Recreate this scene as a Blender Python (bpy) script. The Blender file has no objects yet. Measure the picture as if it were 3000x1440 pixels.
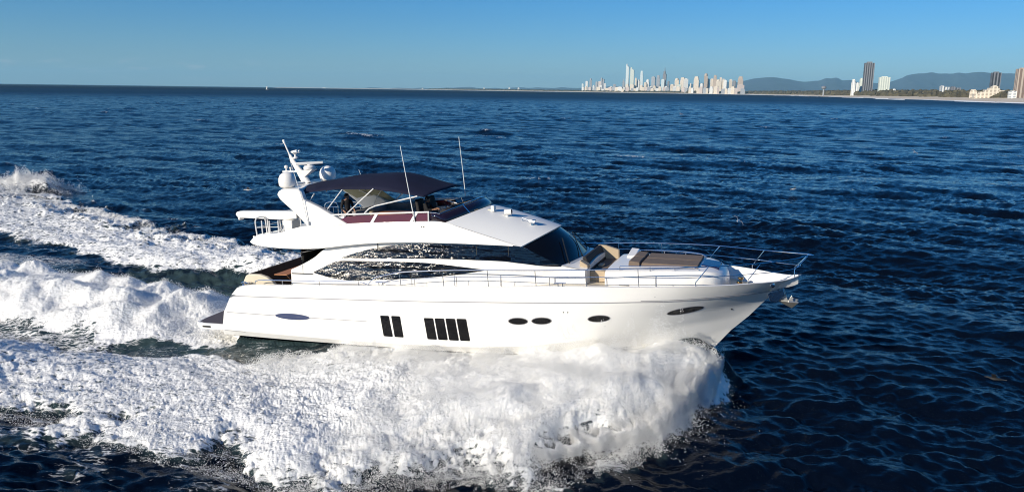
import bpy, math, random
import numpy as np
from mathutils import Matrix, Vector
random.seed(7); rng = np.random.default_rng(11)
R = math.radians
S = bpy.context.scene
COL = S.collection

# ------------------------------------------------------------------ camera
CAM_H = 11.2
cam_d = bpy.data.cameras.new('camera'); cam = bpy.data.objects.new('camera', cam_d); COL.objects.link(cam)
cam_d.sensor_width = 36.0; cam_d.lens = 36.0 * 2336 / 3000; cam_d.clip_start = 0.5; cam_d.clip_end = 200000
cam.matrix_world = Matrix.Translation((0, 0, CAM_H)) @ Matrix.Rotation(R(90 - 11.0328), 4, 'X') @ Matrix.Rotation(R(0.7563), 4, 'Z')
S.camera = cam

# ------------------------------------------------------------------ light
SUN_AZ, SUN_EL = 231.0, 22.0          # clockwise from the camera's heading (+Y)
world = bpy.data.worlds.new('World'); S.world = world; world.use_nodes = True
wn = world.node_tree.nodes; wl = world.node_tree.links
for n in list(wn): wn.remove(n)
sky = wn.new('ShaderNodeTexSky'); sky.sky_type = 'NISHITA'; sky.sun_disc = False
sky.sun_elevation = R(SUN_EL); sky.sun_rotation = R(SUN_AZ); sky.altitude = 0
sky.air_density = 1.0; sky.dust_density = 0.12; sky.ozone_density = 10.0
hs = wn.new('ShaderNodeHueSaturation'); hs.inputs['Saturation'].default_value = 1.13
bg = wn.new('ShaderNodeBackground'); bg.inputs[1].default_value = 0.091
out = wn.new('ShaderNodeOutputWorld')
# a few faint fair-weather clouds low over the sea to the left
wt_ = wn.new('ShaderNodeTexCoord'); wm_ = wn.new('ShaderNodeMapping'); wm_.inputs['Scale'].default_value = (24, 24, 95); wl.new(wt_.outputs['Generated'], wm_.inputs[0])
wno = wn.new('ShaderNodeTexNoise'); wno.inputs['Scale'].default_value = 1.0; wno.inputs['Detail'].default_value = 6; wl.new(wm_.outputs[0], wno.inputs['Vector'])
wsx = wn.new('ShaderNodeSeparateXYZ'); wl.new(wt_.outputs['Generated'], wsx.inputs[0])
def wmr(sock, a, b_, c, d):
    n = wn.new('ShaderNodeMapRange'); n.interpolation_type = 'SMOOTHSTEP'
    for i, v in enumerate((a, b_, c, d)): n.inputs[1 + i].default_value = v
    wl.new(sock, n.inputs[0]); return n.outputs[0]
def wmul(p, q):
    n = wn.new('ShaderNodeMath'); n.operation = 'MULTIPLY'; wl.new(p, n.inputs[0]); wl.new(q, n.inputs[1]); return n.outputs[0]
cm = wmul(wmul(wmr(wno.outputs[0], .52, .72, 0, .38), wmr(wsx.outputs[2], .004, .014, 0, 1)), wmul(wmr(wsx.outputs[2], .020, .034, 1, 0), wmr(wsx.outputs[0], -.36, -.22, 1, 0)))
wmx = wn.new('ShaderNodeMix'); wmx.data_type = 'RGBA'; wmx.inputs[7].default_value = (6.2, 6.0, 6.2, 1); wl.new(cm, wmx.inputs[0]); wl.new(hs.outputs[0], wmx.inputs[6])
wl.new(sky.outputs[0], hs.inputs['Color']); wl.new(wmx.outputs[2], bg.inputs[0]); wl.new(bg.outputs[0], out.inputs[0])
sun_d = bpy.data.lights.new('sun', 'SUN'); sun = bpy.data.objects.new('sun', sun_d); COL.objects.link(sun)
sun_d.energy = 5.0; sun_d.angle = R(0.5); sun_d.color = (1.0, 0.905, 0.76)
sd = Vector((math.sin(R(SUN_AZ)) * math.cos(R(SUN_EL)), math.cos(R(SUN_AZ)) * math.cos(R(SUN_EL)), math.sin(R(SUN_EL))))
sun.rotation_euler = sd.to_track_quat('Z', 'Y').to_euler(); sun.location = (-40, -40, 60)
S.view_settings.view_transform = 'Standard'; S.view_settings.look = 'None'
S.view_settings.exposure = 0.26; S.view_settings.gamma = 1.0; S.view_settings.use_curve_mapping = False
S.render.engine = 'CYCLES'
S.cycles.max_bounces = 8; S.cycles.transparent_max_bounces = 16; S.cycles.volume_bounces = 0
S.cycles.sample_clamp_indirect = 20.0; S.cycles.filter_width = 1.05; S.cycles.diffuse_bounces = 5

# ------------------------------------------------------------------ materials
def mat(name, col, rough=0.5, metal=0.0, coat=0.0, spec=0.5, bump=0.0, bscale=20.0, var=0.0, vscale=3.0, stretch=(1, 1, 1)):
    m = bpy.data.materials.new(name); m.use_nodes = True
    nt = m.node_tree; b = nt.nodes['Principled BSDF']
    b.inputs['Base Color'].default_value = (*col, 1); b.inputs['Roughness'].default_value = rough
    b.inputs['Metallic'].default_value = metal; b.inputs['Coat Weight'].default_value = coat
    b.inputs['Coat Roughness'].default_value = 0.06; b.inputs['Specular IOR Level'].default_value = spec
    if bump or var:
        tc = nt.nodes.new('ShaderNodeTexCoord'); mp = nt.nodes.new('ShaderNodeMapping'); mp.inputs['Scale'].default_value = stretch
        nt.links.new(tc.outputs['Object'], mp.inputs[0])
    if var:
        n = nt.nodes.new('ShaderNodeTexNoise'); n.inputs['Scale'].default_value = vscale; n.inputs['Detail'].default_value = 6
        r = nt.nodes.new('ShaderNodeValToRGB')
        r.color_ramp.elements[0].position = 0.3; r.color_ramp.elements[1].position = 0.7
        r.color_ramp.elements[0].color = (*[c * (1 - var) for c in col], 1)
        r.color_ramp.elements[1].color = (*[min(1, c * (1 + var)) for c in col], 1)
        nt.links.new(mp.outputs[0], n.inputs['Vector']); nt.links.new(n.outputs[0], r.inputs[0]); nt.links.new(r.outputs[0], b.inputs['Base Color'])
    if bump:
        n = nt.nodes.new('ShaderNodeTexNoise'); n.inputs['Scale'].default_value = bscale; n.inputs['Detail'].default_value = 4
        bp = nt.nodes.new('ShaderNodeBump'); bp.inputs['Strength'].default_value = bump; bp.inputs['Distance'].default_value = 0.02
        nt.links.new(mp.outputs[0], n.inputs['Vector']); nt.links.new(n.outputs[0], bp.inputs['Height']); nt.links.new(bp.outputs[0], b.inputs['Normal'])
    return m
M = {}
M['gel'] = mat('white_gelcoat', (0.82, 0.80, 0.75), 0.3, coat=0.25, var=0.02, vscale=0.8)
M['gel2'] = mat('deck_gelcoat', (0.76, 0.76, 0.73), 0.5, bump=0.05, bscale=120)
M['cream'] = mat('cream_moulding', (0.62, 0.55, 0.42), 0.5)
M['glass'] = mat('tinted_glass', (0.003, 0.003, 0.004), 0.02, spec=0.35)
M['sideglass'] = mat('reflective_side_glass', (0.003, 0.003, 0.003), 0.0); M['sideglass'].node_tree.nodes['Principled BSDF'].inputs['IOR'].default_value = 2.3
M['hatchglass'] = mat('blue_tinted_acrylic', (0.008, 0.010, 0.05), 0.05, spec=0.9)
M['navyplate'] = mat('blue_grey_plate', (0.045, 0.06, 0.13), 0.35)
M['burgundy'] = mat('burgundy_acrylic', (0.10, 0.014, 0.02), 0.06, spec=0.9, bump=0.35, bscale=2.5)
M['burgundy'].node_tree.nodes['Principled BSDF'].inputs['IOR'].default_value = 1.5
M['smoke'] = mat('smoked_acrylic', (0.012, 0.006, 0.012), 0.04, spec=0.9)
M['steel'] = mat('polished_steel', (0.80, 0.80, 0.80), 0.12, 1.0)
M['paint_tube'] = mat('white_painted_tube', (0.72, 0.72, 0.70), 0.3)
M['brass'] = mat('warm_metal', (0.45, 0.30, 0.15), 0.3, 1.0)
M['galv'] = mat('galvanised_steel', (0.50, 0.49, 0.46), 0.38, 0.7, bump=0.2, bscale=12)
M['black'] = mat('black_rubber', (0.012, 0.012, 0.013), 0.5)
M['dark'] = mat('dark_upholstery', (0.018, 0.016, 0.016), 0.8, bump=0.2, bscale=30)
M['brown'] = mat('brown_cushion', (0.150, 0.112, 0.085), 0.85, bump=0.25, bscale=60, var=0.12, vscale=4)
M['darkbrown'] = mat('dark_brown_cushion', (0.05, 0.035, 0.028), 0.85, bump=0.2, bscale=40)
M['beige'] = mat('beige_cushion', (0.43, 0.34, 0.23), 0.8, bump=0.2, bscale=50)
M['olive'] = mat('khaki_canvas', (0.36, 0.34, 0.22), 0.9, bump=0.3, bscale=14)
M['canvas'] = mat('navy_canvas', (0.010, 0.012, 0.030), 0.85, spec=0.2, bump=0.35, bscale=6, var=0.15, vscale=2)
M['greyline'] = mat('grey_trim', (0.23, 0.23, 0.24), 0.4)
M['platform'] = mat('grey_brown_decking', (0.085, 0.07, 0.075), 0.7, bump=0.2, bscale=60)
M['cloth_black'] = mat('black_clothing', (0.010, 0.010, 0.012), 0.9)
M['cloth_navy'] = mat('dark_trousers', (0.012, 0.013, 0.02), 0.9)
M['skin'] = mat('skin', (0.36, 0.20, 0.13), 0.55)
M['hair'] = mat('dark_hair', (0.015, 0.010, 0.008), 0.7)
def teak():
    m = mat('teak_planks', (0.42, 0.17, 0.065), 0.55); nt = m.node_tree; b = nt.nodes['Principled BSDF']
    tc = nt.nodes.new('ShaderNodeTexCoord'); w = nt.nodes.new('ShaderNodeTexWave'); w.bands_direction = 'Y'
    w.inputs['Scale'].default_value = 2.6; w.inputs['Distortion'].default_value = 0.15
    r = nt.nodes.new('ShaderNodeValToRGB'); e = r.color_ramp.elements
    e[0].position = 0.0; e[0].color = (0.03, 0.02, 0.015, 1); e[1].position = 0.12; e[1].color = (0.40, 0.155, 0.06, 1)
    e.new(0.8).color = (0.46, 0.20, 0.08, 1)
    nt.links.new(tc.outputs['Object'], w.inputs['Vector']); nt.links.new(w.outputs[0], r.inputs[0]); nt.links.new(r.outputs[0], b.inputs['Base Color'])
    return m
M['teak'] = teak()
def hullmat():
    m = mat('hull_gelcoat', (0.82, 0.81, 0.77), 0.14, coat=0.6); nt = m.node_tree; b = nt.nodes['Principled BSDF']
    tc = nt.nodes.new('ShaderNodeTexCoord'); sx = nt.nodes.new('ShaderNodeSeparateXYZ'); nt.links.new(tc.outputs['Object'], sx.inputs[0])
    mr = nt.nodes.new('ShaderNodeMapRange'); mr.inputs[1].default_value = -1; mr.inputs[2].default_value = 1
    nt.links.new(sx.outputs[2], mr.inputs[0])
    r = nt.nodes.new('ShaderNodeValToRGB'); r.color_ramp.interpolation = 'CONSTANT'; e = r.color_ramp.elements
    e[0].position = 0; e[0].color = (0.012, 0.012, 0.016, 1); e[1].position = 0.535; e[1].color = (0.75, 0.75, 0.72, 1)
    e.new(0.553).color = (0.012, 0.012, 0.016, 1); e.new(0.600).color = (0.82, 0.81, 0.77, 1)
    nt.links.new(mr.outputs[0], r.inputs[0]); nt.links.new(r.outputs[0], b.inputs['Base Color'])
    return m
M['hull'] = hullmat()

# ------------------------------------------------------------------ mesh helpers
class MB:
    def __init__(s): s.v = []; s.f = []
    def add(s, vs, fs):
        o = len(s.v); s.v += [tuple(map(float, p)) for p in vs]; s.f += [tuple(i + o for i in f) for f in fs]; return s
    def box(s, x0, x1, y0, y1, z0, z1):
        return s.add([(x0, y0, z0), (x1, y0, z0), (x1, y1, z0), (x0, y1, z0), (x0, y0, z1), (x1, y0, z1), (x1, y1, z1), (x0, y1, z1)],
                     [(3, 2, 1, 0), (4, 5, 6, 7), (0, 1, 5, 4), (1, 2, 6, 5), (2, 3, 7, 6), (3, 0, 4, 7)])
    def hexa(s, p):     # 8 points: bottom ring then top ring
        return s.add(p, [(3, 2, 1, 0), (4, 5, 6, 7), (0, 1, 5, 4), (1, 2, 6, 5), (2, 3, 7, 6), (3, 0, 4, 7)])
    def prism(s, poly, y0, y1):      # polygon in x,z swept in y
        n = len(poly)
        vs = [(x, y0, z) for x, z in poly] + [(x, y1, z) for x, z in poly]
        fs = [tuple(range(n)), tuple(range(2 * n - 1, n - 1, -1))] + [(i, i + n, (i + 1) % n + n, (i + 1) % n) for i in range(n)]
        return s.add(vs, fs)
    def tube(s, pts, r, n=8, r2=None):
        pts = [Vector(p) for p in pts]; k = len(pts); rings = []
        up = None
        for i, p in enumerate(pts):
            d = (pts[min(i + 1, k - 1)] - pts[max(i - 1, 0)]).normalized()
            if up is None: up = Vector((0, 0, 1)) if abs(d.z) < 0.9 else Vector((1, 0, 0))
            a = d.cross(up).normalized(); b = a.cross(d).normalized(); up = b
            rr = r if r2 is None else r + (r2 - r) * i / (k - 1)
            rings.append([p + a * rr * math.cos(t * 2 * math.pi / n) + b * rr * math.sin(t * 2 * math.pi / n) for t in range(n)])
        vs = [q for g in rings for q in g]
        fs = [(i * n + j, i * n + (j + 1) % n, (i + 1) * n + (j + 1) % n, (i + 1) * n + j) for i in range(k - 1) for j in range(n)]
        fs += [tuple(range(n - 1, -1, -1)), tuple(range((k - 1) * n, k * n))]
        return s.add(vs, fs)
    def lathe(s, prof, c, n=20, ax=2):      # prof (r, h) about axis through c
        vs = []
        for r, h in prof:
            for t in range(n):
                a = 2 * math.pi * t / n; p = [r * math.cos(a), r * math.sin(a), h]
                if ax == 1: p = [p[0], p[2], p[1]]
                if ax == 0: p = [p[2], p[0], p[1]]
                vs.append((c[0] + p[0], c[1] + p[1], c[2] + p[2]))
        k = len(prof)
        fs = [(i * n + j, i * n + (j + 1) % n, (i + 1) * n + (j + 1) % n, (i + 1) * n + j) for i in range(k - 1) for j in range(n)]
        fs += [tuple(range(n - 1, -1, -1)), tuple(range((k - 1) * n, k * n))]
        return s.add(vs, fs)
    def grid(s, rows, close=False):
        m = len(rows[0]); vs = [p for r in rows for p in r]
        fs = [(i * m + j, i * m + j + 1, (i + 1) * m + j + 1, (i + 1) * m + j) for i in range(len(rows) - 1) for j in range(m - 1)]
        if close: fs += [(i * m + m - 1, i * m, (i + 1) * m, (i + 1) * m + m - 1) for i in range(len(rows) - 1)]
        return s.add(vs, fs)
    def mirror(s):      # adds the port side copy
        o = len(s.v); s.v += [(x, -y, z) for x, y, z in s.v]; s.f += [tuple(i + o for i in reversed(f)) for f in list(s.f)]; return s
    def build(s, name, m, parent=None, smooth=False, bevel=0.0, solid=0.0, angle=35, weld=True):
        me = bpy.data.meshes.new(name); me.from_pydata(s.v, [], s.f); me.update()
        import bmesh
        bm = bmesh.new(); bm.from_mesh(me)
        if weld: bmesh.ops.remove_doubles(bm, verts=bm.verts, dist=1e-4)
        bmesh.ops.recalc_face_normals(bm, faces=bm.faces); bm.to_mesh(me); bm.free()
        o = bpy.data.objects.new(name, me); COL.objects.link(o)
        me.materials.append(M[m] if isinstance(m, str) else m)
        if parent: o.parent = parent
        if solid:
            md = o.modifiers.new('solid', 'SOLIDIFY'); md.thickness = solid; md.offset = 0
        if bevel:
            md = o.modifiers.new('bevel', 'BEVEL'); md.width = bevel; md.segments = 2; md.limit_method = 'ANGLE'; md.angle_limit = R(40)
        if smooth or bevel:
            me.polygons.foreach_set('use_smooth', [True] * len(me.polygons))
            try: me.set_sharp_from_angle(angle=R(angle))
            except Exception: pass
        return o
def pair(b, name, m, parent, **k):      # a starboard part and its port twin, each a mesh of its own
    o = b.build(name, m, parent, **k); c = MB(); c.v = [(x, -y, z) for x, y, z in b.v]; c.f = [tuple(reversed(f)) for f in b.f]
    return o, c.build(name, m, parent, **k)
def tag(o, label, cat, group=None, kind=None):
    if label: o['label'] = label
    if cat: o['category'] = cat
    if group: o['group'] = group
    if kind: o['kind'] = kind
    return o
def interp(t): 
    xs = [a for a, _ in t]; ys = [b for _, b in t]
    return lambda x: float(np.interp(x, xs, ys))
def smooth_curve(t, n):     # resample a polyline table with a Catmull-Rom feel
    xs = np.array([p[0] for p in t], float); P = np.array(t, float); k = len(P)
    d = np.r_[0, np.cumsum(np.linalg.norm(np.diff(P, axis=0), axis=1))]
    T = np.zeros_like(P); T[1:-1] = (P[2:] - P[:-2]) / (d[2:] - d[:-2])[:, None]
    T[0] = (P[1] - P[0]) / (d[1] - d[0]); T[-1] = (P[-1] - P[-2]) / (d[-1] - d[-2])
    o = []
    for q in np.linspace(0, d[-1], n):
        i = min(np.searchsorted(d, q, 'right') - 1, k - 2); h = d[i + 1] - d[i]; u = (q - d[i]) / h
        o.append(P[i] * (2 * u**3 - 3 * u**2 + 1) + T[i] * h * (u**3 - 2 * u**2 + u) + P[i + 1] * (-2 * u**3 + 3 * u**2) + T[i + 1] * h * (u**3 - u**2))
    return [tuple(p) for p in o]

# ------------------------------------------------------------------ boat pose
BX, BY, BZ = -13.533, 37.707, -0.05
YAW, TRIM = R(-19.5), R(3.0)
BOAT = Matrix.Translation((BX, BY, BZ)) @ Matrix.Rotation(YAW, 4, 'Z') @ Matrix.Rotation(-TRIM, 4, 'Y')
def to_boat(x, y):      # world -> boat plan coordinates (numpy)
    dx, dy = x - BX, y - BY; c, s = math.cos(YAW), math.sin(YAW)
    return c * dx + s * dy, -s * dx + c * dy
def to_world(bx, by):
    c, s = math.cos(YAW), math.sin(YAW); return BX + c * bx - s * by, BY + s * bx + c * by
# ------------------------------------------------------------------ the yacht
yacht = bpy.data.objects.new('motor_yacht', None); COL.objects.link(yacht); yacht.matrix_world = BOAT
tag(yacht, 'white flybridge motor yacht with navy bimini speeding through its own white spray', 'motor yacht')
Y = yacht
# hull levels: x start, x end (on the stem), z table, half-breadth table
LV = [
 (1.70, 22.6, [(1.7, -.75), (10, -.85), (16, -.8), (20, -.5), (22.6, -.1)], [(0, .02), (30, .02)]),
 (1.62, 23.55, [(1.6, .2), (6, .18), (11.6, .2), (14.2, .18), (16.8, .26), (20, .55), (22, .8), (23.55, 1.0)], [(1.6, 2.75), (6, 2.85), (12, 2.8), (15, 2.55), (18, 2.05), (20, 1.5), (22, .7), (23.55, .03)]),
 (1.62, 24.2, [(1.6, .45), (9, .42), (13.3, .48), (15.5, .6), (17.7, .84), (20, 1.1), (22, 1.36), (24.2, 1.6)], [(1.6, 2.86), (6, 2.98), (12, 2.99), (15, 2.84), (17.7, 2.52), (20, 1.88), (22, 1.02), (24.2, .03)]),
 (1.87, 24.7, [(1.8, 1.3), (12, 1.4), (17.7, 1.72), (20, 1.87), (22, 2.0), (24.7, 2.15)], [(1.8, 2.93), (6, 3.06), (12, 3.08), (15, 3.0), (17.7, 2.8), (20, 2.33), (22, 1.55), (23.5, .76), (24.7, .03)]),
 (2.35, 25.2, [(2.3, 2.06), (7, 2.19), (11.5, 2.3), (13.4, 2.37), (20, 2.57), (21.6, 2.58), (23.15, 2.62), (25.2, 2.65)], [(2.3, 2.97), (6, 3.09), (11.5, 3.12), (15, 3.09), (18, 2.93), (20, 2.68), (21.6, 2.24), (23.15, 1.55), (24.3, .82), (25.2, .04)]),
 (2.78, 26.05, [(2.78, 2.48), (3.4, 2.6), (5.7, 2.7), (8.9, 2.83), (11.5, 2.93), (13.35, 2.99), (15.2, 3.05), (17.1, 3.14), (18.5, 3.16), (20.4, 3.17), (22.4, 3.17), (24.2, 3.15), (25.5, 3.15), (26.05, 3.27)], [(2.7, 2.98), (6, 3.1), (12, 3.13), (15, 3.12), (18, 3.0), (20, 2.8), (22, 2.4), (23.2, 1.95), (24.2, 1.42), (25, .9), (25.6, .45), (26.05, .06)]),
]
def tbl(t):
    s = smooth_curve(t, 160); return interp(s)
LZ = [tbl(l[2]) for l in LV]; LY = [tbl(l[3]) for l in LV]
def level_pt(k, t, side=-1):
    xa, xf = LV[k][0], LV[k][1]; x = xa + (xf - xa) * t
    return (x, side * max(0.0, LY[k](x)), LZ[k](x))
def hull_y(x, z):
    zs = [f(x) for f in LZ[1:]]; ys = [f(x) for f in LY[1:]]
    return float(np.interp(z, zs, ys))
NT = 72; ts = [1 - (1 - i / NT) ** 1.15 for i in range(NT + 1)]
hb = MB()
for a in range(len(LV) - 1):         # strips split at each level, so creases stay sharp
    sub = 5 if a >= 1 else 2
    rows = []
    for q in range(sub + 1):
        u = q / sub
        rows.append([tuple((1 - u) * np.array(level_pt(a, t)) + u * np.array(level_pt(a + 1, t))) for t in ts])
    hb.grid(rows)
hb.mirror()
aft = [level_pt(k, 0) for k in range(len(LV))]
hb.add(aft + [(x, -y, z) for x, y, z in aft], [(k, k + 1, k + 1 + len(LV), k + len(LV)) for k in range(len(LV) - 1)])
hull = hb.build('hull', 'hull', Y, smooth=True, angle=14)
SZ, SY = LZ[5], LY[5]
def deck_z(x): return SZ(x) - float(np.interp(x, [2.8, 5.85, 5.9, 18, 20, 22, 24, 26], [.75, .75, .08, .12, .22, .38, .46, .3]))
# bulwark cap and inner face
xs = [2.8 + (25.95 - 2.8) * (1 - (1 - i / 70) ** 1.2) for i in range(71)]
bw = MB(); bw.grid([[(x, -SY(x), SZ(x) + .003) for x in xs], [(x, -max(.03, SY(x) - .11), SZ(x) + .012) for x in xs], [(x, -max(.02, min(SY(x) - .14, hull_y(x, deck_z(x)) - .05)), deck_z(x) - .02) for x in xs]])
pair(bw, 'bulwark', 'gel', Y, smooth=True)
dk = MB(); dk.grid([[(x, -max(.02, min(SY(x) - .10, hull_y(x, deck_z(x)) - .04)) * w, deck_z(x)) for x in xs] for w in (1, .5, 0, -.5, -1)])
dk.build('deck', M['cream'], Y)
# shade of the knuckle groove drawn as thin grey strips, lower styling line, oval plate, small marks (both sides)
def hull_strip(pts, r, name, m):
    b = MB(); b.tube([(x, -(hull_y(x, z) + .004), z) for x, z in pts], r, 6); return pair(b, name, m, Y)
hull_strip([(x, LZ[4](x)) for x in np.linspace(2.5, 25.1, 90)], .016, 'groove_shade_line', 'greyline')
hull_strip([(x, LZ[4](x) + .05) for x in np.linspace(20.5, 25.0, 30)], .012, 'groove_shade_line', 'greyline')
hull_strip([(x, 1.30 + .004 * (x - 2)) for x in np.linspace(2.05, 9.2, 20)], .012, 'styling_line', 'greyline')
hull_strip([(x, .43 + .0 * x) for x in np.linspace(1.75, 2.9, 6)], .012, 'styling_line', 'greyline')
def rounded(poly, r, n=4):
    out = []; k = len(poly)
    for i in range(k):
        p0, p, p1 = (np.array(poly[j % k], float) for j in (i - 1, i, i + 1))
        a = p + (p0 - p) / np.linalg.norm(p0 - p) * r; b = p + (p1 - p) / np.linalg.norm(p1 - p) * r
        for q in range(n + 1):
            u = q / n; out.append(tuple((1 - u)**2 * a + 2 * u * (1 - u) * p + u * u * b))
    return out
def plate(poly, yfun, off, name, m, parent, side=-1, thick=.012):
    n = len(poly); c = np.mean(poly, axis=0)
    vs = [(x, side * (yfun(x, z) + off), z) for x, z in poly] + [(x, side * (yfun(x, z) + off - thick), z) for x, z in poly]
    vs += [(c[0], side * (yfun(*c) + off), c[1])]
    fs = [(i, (i + 1) % n, 2 * n) for i in range(n)] + [(i, i + n, (i + 1) % n + n, (i + 1) % n) for i in range(n)]
    return MB().add(vs, fs).build(name, m, parent)
def oval(cx, cz, a, b, tilt=0, n=28, sharp=1.0):
    o = []
    for i in range(n):
        t = 2 * math.pi * i / n; x = a * math.cos(t); z = b * math.copysign(abs(math.sin(t)) ** sharp, math.sin(t))
        o.append((cx + x, cz + z + tilt * x))
    return o
w2 = [[(9.86, 1.62), (10.26, 1.63), (10.35, .73), (9.93, .73)], [(10.37, 1.635), (10.77, 1.64), (10.84, .735), (10.44, .73)]]
w4 = [[(11.84 + .475 * i, 1.63 + .015 * i), (12.25 + .475 * i, 1.64 + .015 * i), (12.33 + .475 * i, .735 + .007 * i), (11.92 + .475 * i, .73 + .007 * i)] for i in range(4)]
for side in (-1, 1):
    for grp in (w2, w4):
        for j, p in enumerate(grp):
            q = plate(rounded(p, .05), hull_y, .018, 'hull_window', 'glass', hull, side)
    for cx, cz, a, b, t in ((15.81, 1.69, .37, .125, .03), (16.74, 1.74, .37, .125, .05), (18.92, 1.875, .39, .125, .06), (22.0, 2.10, .63, .125, .16)):
        fr = plate(oval(cx, cz, a + .035, b + .028, t), hull_y, .012, 'porthole', 'greyline', hull, side)
        plate(oval(cx, cz, a, b, t), hull_y, .020, 'pane', 'glass', fr, side)
    plate(oval(5.55, 1.315, .88, .135, 0), hull_y, .016, 'oval_vent_plate', 'navyplate', hull, side)
    plate(oval(24.98, 2.92, .17, .065, .12), hull_y, .012, 'hawse_hole', 'black', hull, side)
    for a, b in ((21.0, 21.33), (21.5, 21.84)):
        plate([(a, 2.80), (b, 2.815), (b, 2.79), (a, 2.775)], hull_y, .012, 'vent_slot', 'greyline', hull, side)
    for a in (17.62, 17.78): plate(oval(a, 2.12, .025, .025), hull_y, .012, 'drain_fitting', 'black', hull, side)
    plate(oval(23.6, 1.98, .03, .03), hull_y, .012, 'drain_fitting', 'black', hull, side)
# inner face of the hawse holes
pair(MB().lathe([(.05, -.03), (.09, -.02), (.10, 0), (.07, .02)], (25.05, -.74, 3.0), 12, 1), 'hawse_ring', 'steel', Y)
# anchor on the stem: roller cheeks, shank, plough
ar = MB()
for y in (-.17, .17): ar.prism([(24.85, 2.55), (25.42, 2.74), (25.5, 2.5), (25.2, 2.2), (24.95, 2.25)], y - .02, y + .02)
ar.lathe([(.07, -.16), (.05, 0), (.07, .16)], (25.36, 0, 2.55), 12, 1)
arm = ar.build('anchor_roller', 'steel', Y, bevel=.008)
an = MB(); an.prism([(25.28, 2.72), (25.46, 2.7), (25.62, 2.22), (25.45, 2.16)], -.045, .045)
an.hexa([(25.2, 0, 2.24), (25.62, -.34, 2.28), (25.98, -.22, 2.23), (25.75, 0, 1.97), (25.22, 0, 2.28), (25.64, -.32, 2.34), (25.98, -.18, 2.28), (25.78, 0, 2.05)])
an.hexa([(25.2, 0, 2.24), (25.62, .34, 2.28), (25.98, .22, 2.23), (25.75, 0, 1.97), (25.22, 0, 2.28), (25.64, .32, 2.34), (25.98, .18, 2.28), (25.78, 0, 2.05)])
an.prism([(25.58, 2.22), (25.74, 2.48), (25.80, 2.22)], -.015, .015)
an.build('anchor', 'galv', Y, bevel=.01)
# swim platform
sp = MB(); plan = [(1.9, -2.85), (.45, -2.86), (.12, -2.7), (0.0, -2.2), (-.08, -1.0), (-.1, 0), (-.08, 1.0), (0, 2.2), (.12, 2.7), (.45, 2.86), (1.9, 2.85)]
n = len(plan)
sp.add([(x, y, .42) for x, y in plan] + [(x - .02, y * 1.01, .58) for x, y in plan] + [(x, y, .68) for x, y in plan],
       [tuple(range(n))[::-1], tuple(range(2 * n, 3 * n))] + [(k * n + i, k * n + i + 1, (k + 1) * n + i + 1, (k + 1) * n + i) for k in (0, 1) for i in range(n - 1)])
plat = sp.build('swim_platform', 'gel', Y, smooth=True, angle=50)
MB().add([(x + (.08 if x < 1 else 0), y * .97, .686) for x, y in plan], [tuple(range(n))]).build('platform_decking', 'platform', plat)
MB().box(.55, 1.0, -2.895, -2.87, .50, .585).build('builder_plate', 'black', plat, bevel=.01)
# cockpit: floor, moulded sides, sofa, table
ck = MB(); ck.add([(x, s * 2.85, 2.0) for x, s in ((2.6, -1), (5.9, -1), (5.9, 1), (2.6, 1))], [(0, 1, 2, 3)]); ck.build('cockpit_sole', 'teak', Y)
so = MB(); so.box(2.95, 3.5, -1.9, 2.3, 2.0, 2.42)
so.hexa([(3.0, -2.2, 2.4), (3.25, -2.2, 2.4), (3.25, 2.5, 2.4), (3.0, 2.5, 2.4), (2.86, -2.2, 2.93), (3.0, -2.2, 2.95), (3.0, 2.5, 2.95), (2.86, 2.5, 2.93)])
so.box(3.2, 4.4, 2.25, 2.6, 2.0, 2.93)
so.build('cockpit_sofa', 'darkbrown', Y, bevel=.04)
cs = MB()       # cream moulding that wraps the near and far quarter of the cockpit
pro = [(2.72, 2.48), (2.98, 2.93), (3.2, 2.99), (3.7, 2.99), (4.05, 2.9), (4.3, 2.74), (4.48, 2.56)]
pair(cs.prism(pro, -2.62, -2.42), 'cockpit_coaming', 'cream', Y, bevel=.04)
tb = MB(); tb.box(3.72, 4.42, -1.62, .4, 2.76, 2.80); tbl_o = tb.build('cockpit_table', 'teak', Y, bevel=.015)
MB().tube([(4.05, -.6, 2.0), (4.05, -.6, 2.76)], .06).tube([(4.05, -.6, 2.1), (4.3, -1.5, 2.74)], .02).build('table_leg', 'steel', tbl_o)
# cabin side walls
def cab_y(x, z): return float(np.interp(x, [5, 14, 15.5, 16.5, 17.3, 18.3], [2.63, 2.63, 2.52, 2.34, 2.13, 2.1])) - .085 * (z - 2.6)
top_t = tbl([(5.3, 3.25), (5.9, 3.5), (6.56, 3.84), (7.1, 4.22), (7.8, 4.34), (9.5, 4.55), (11, 4.62), (13, 4.62), (15, 4.55), (15.8, 4.46), (16.5, 4.12), (17.3, 3.74), (18.3, 3.56)])
cab = MB(); cx = list(np.linspace(5.35, 18.3, 80))
rows = []
for u in np.linspace(0, 1, 8): rows.append([(x, -cab_y(x, deck_z(x) - .1 + u * (top_t(x) - deck_z(x) + .1)), deck_z(x) - .1 + u * (top_t(x) - deck_z(x) + .1)) for x in cx])
cab.grid(rows + [[(x, 0, z) for x, y_, z in rows[-1]]]).mirror()
cabin = cab.build('cabin', 'gel', Y, smooth=True)
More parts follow.
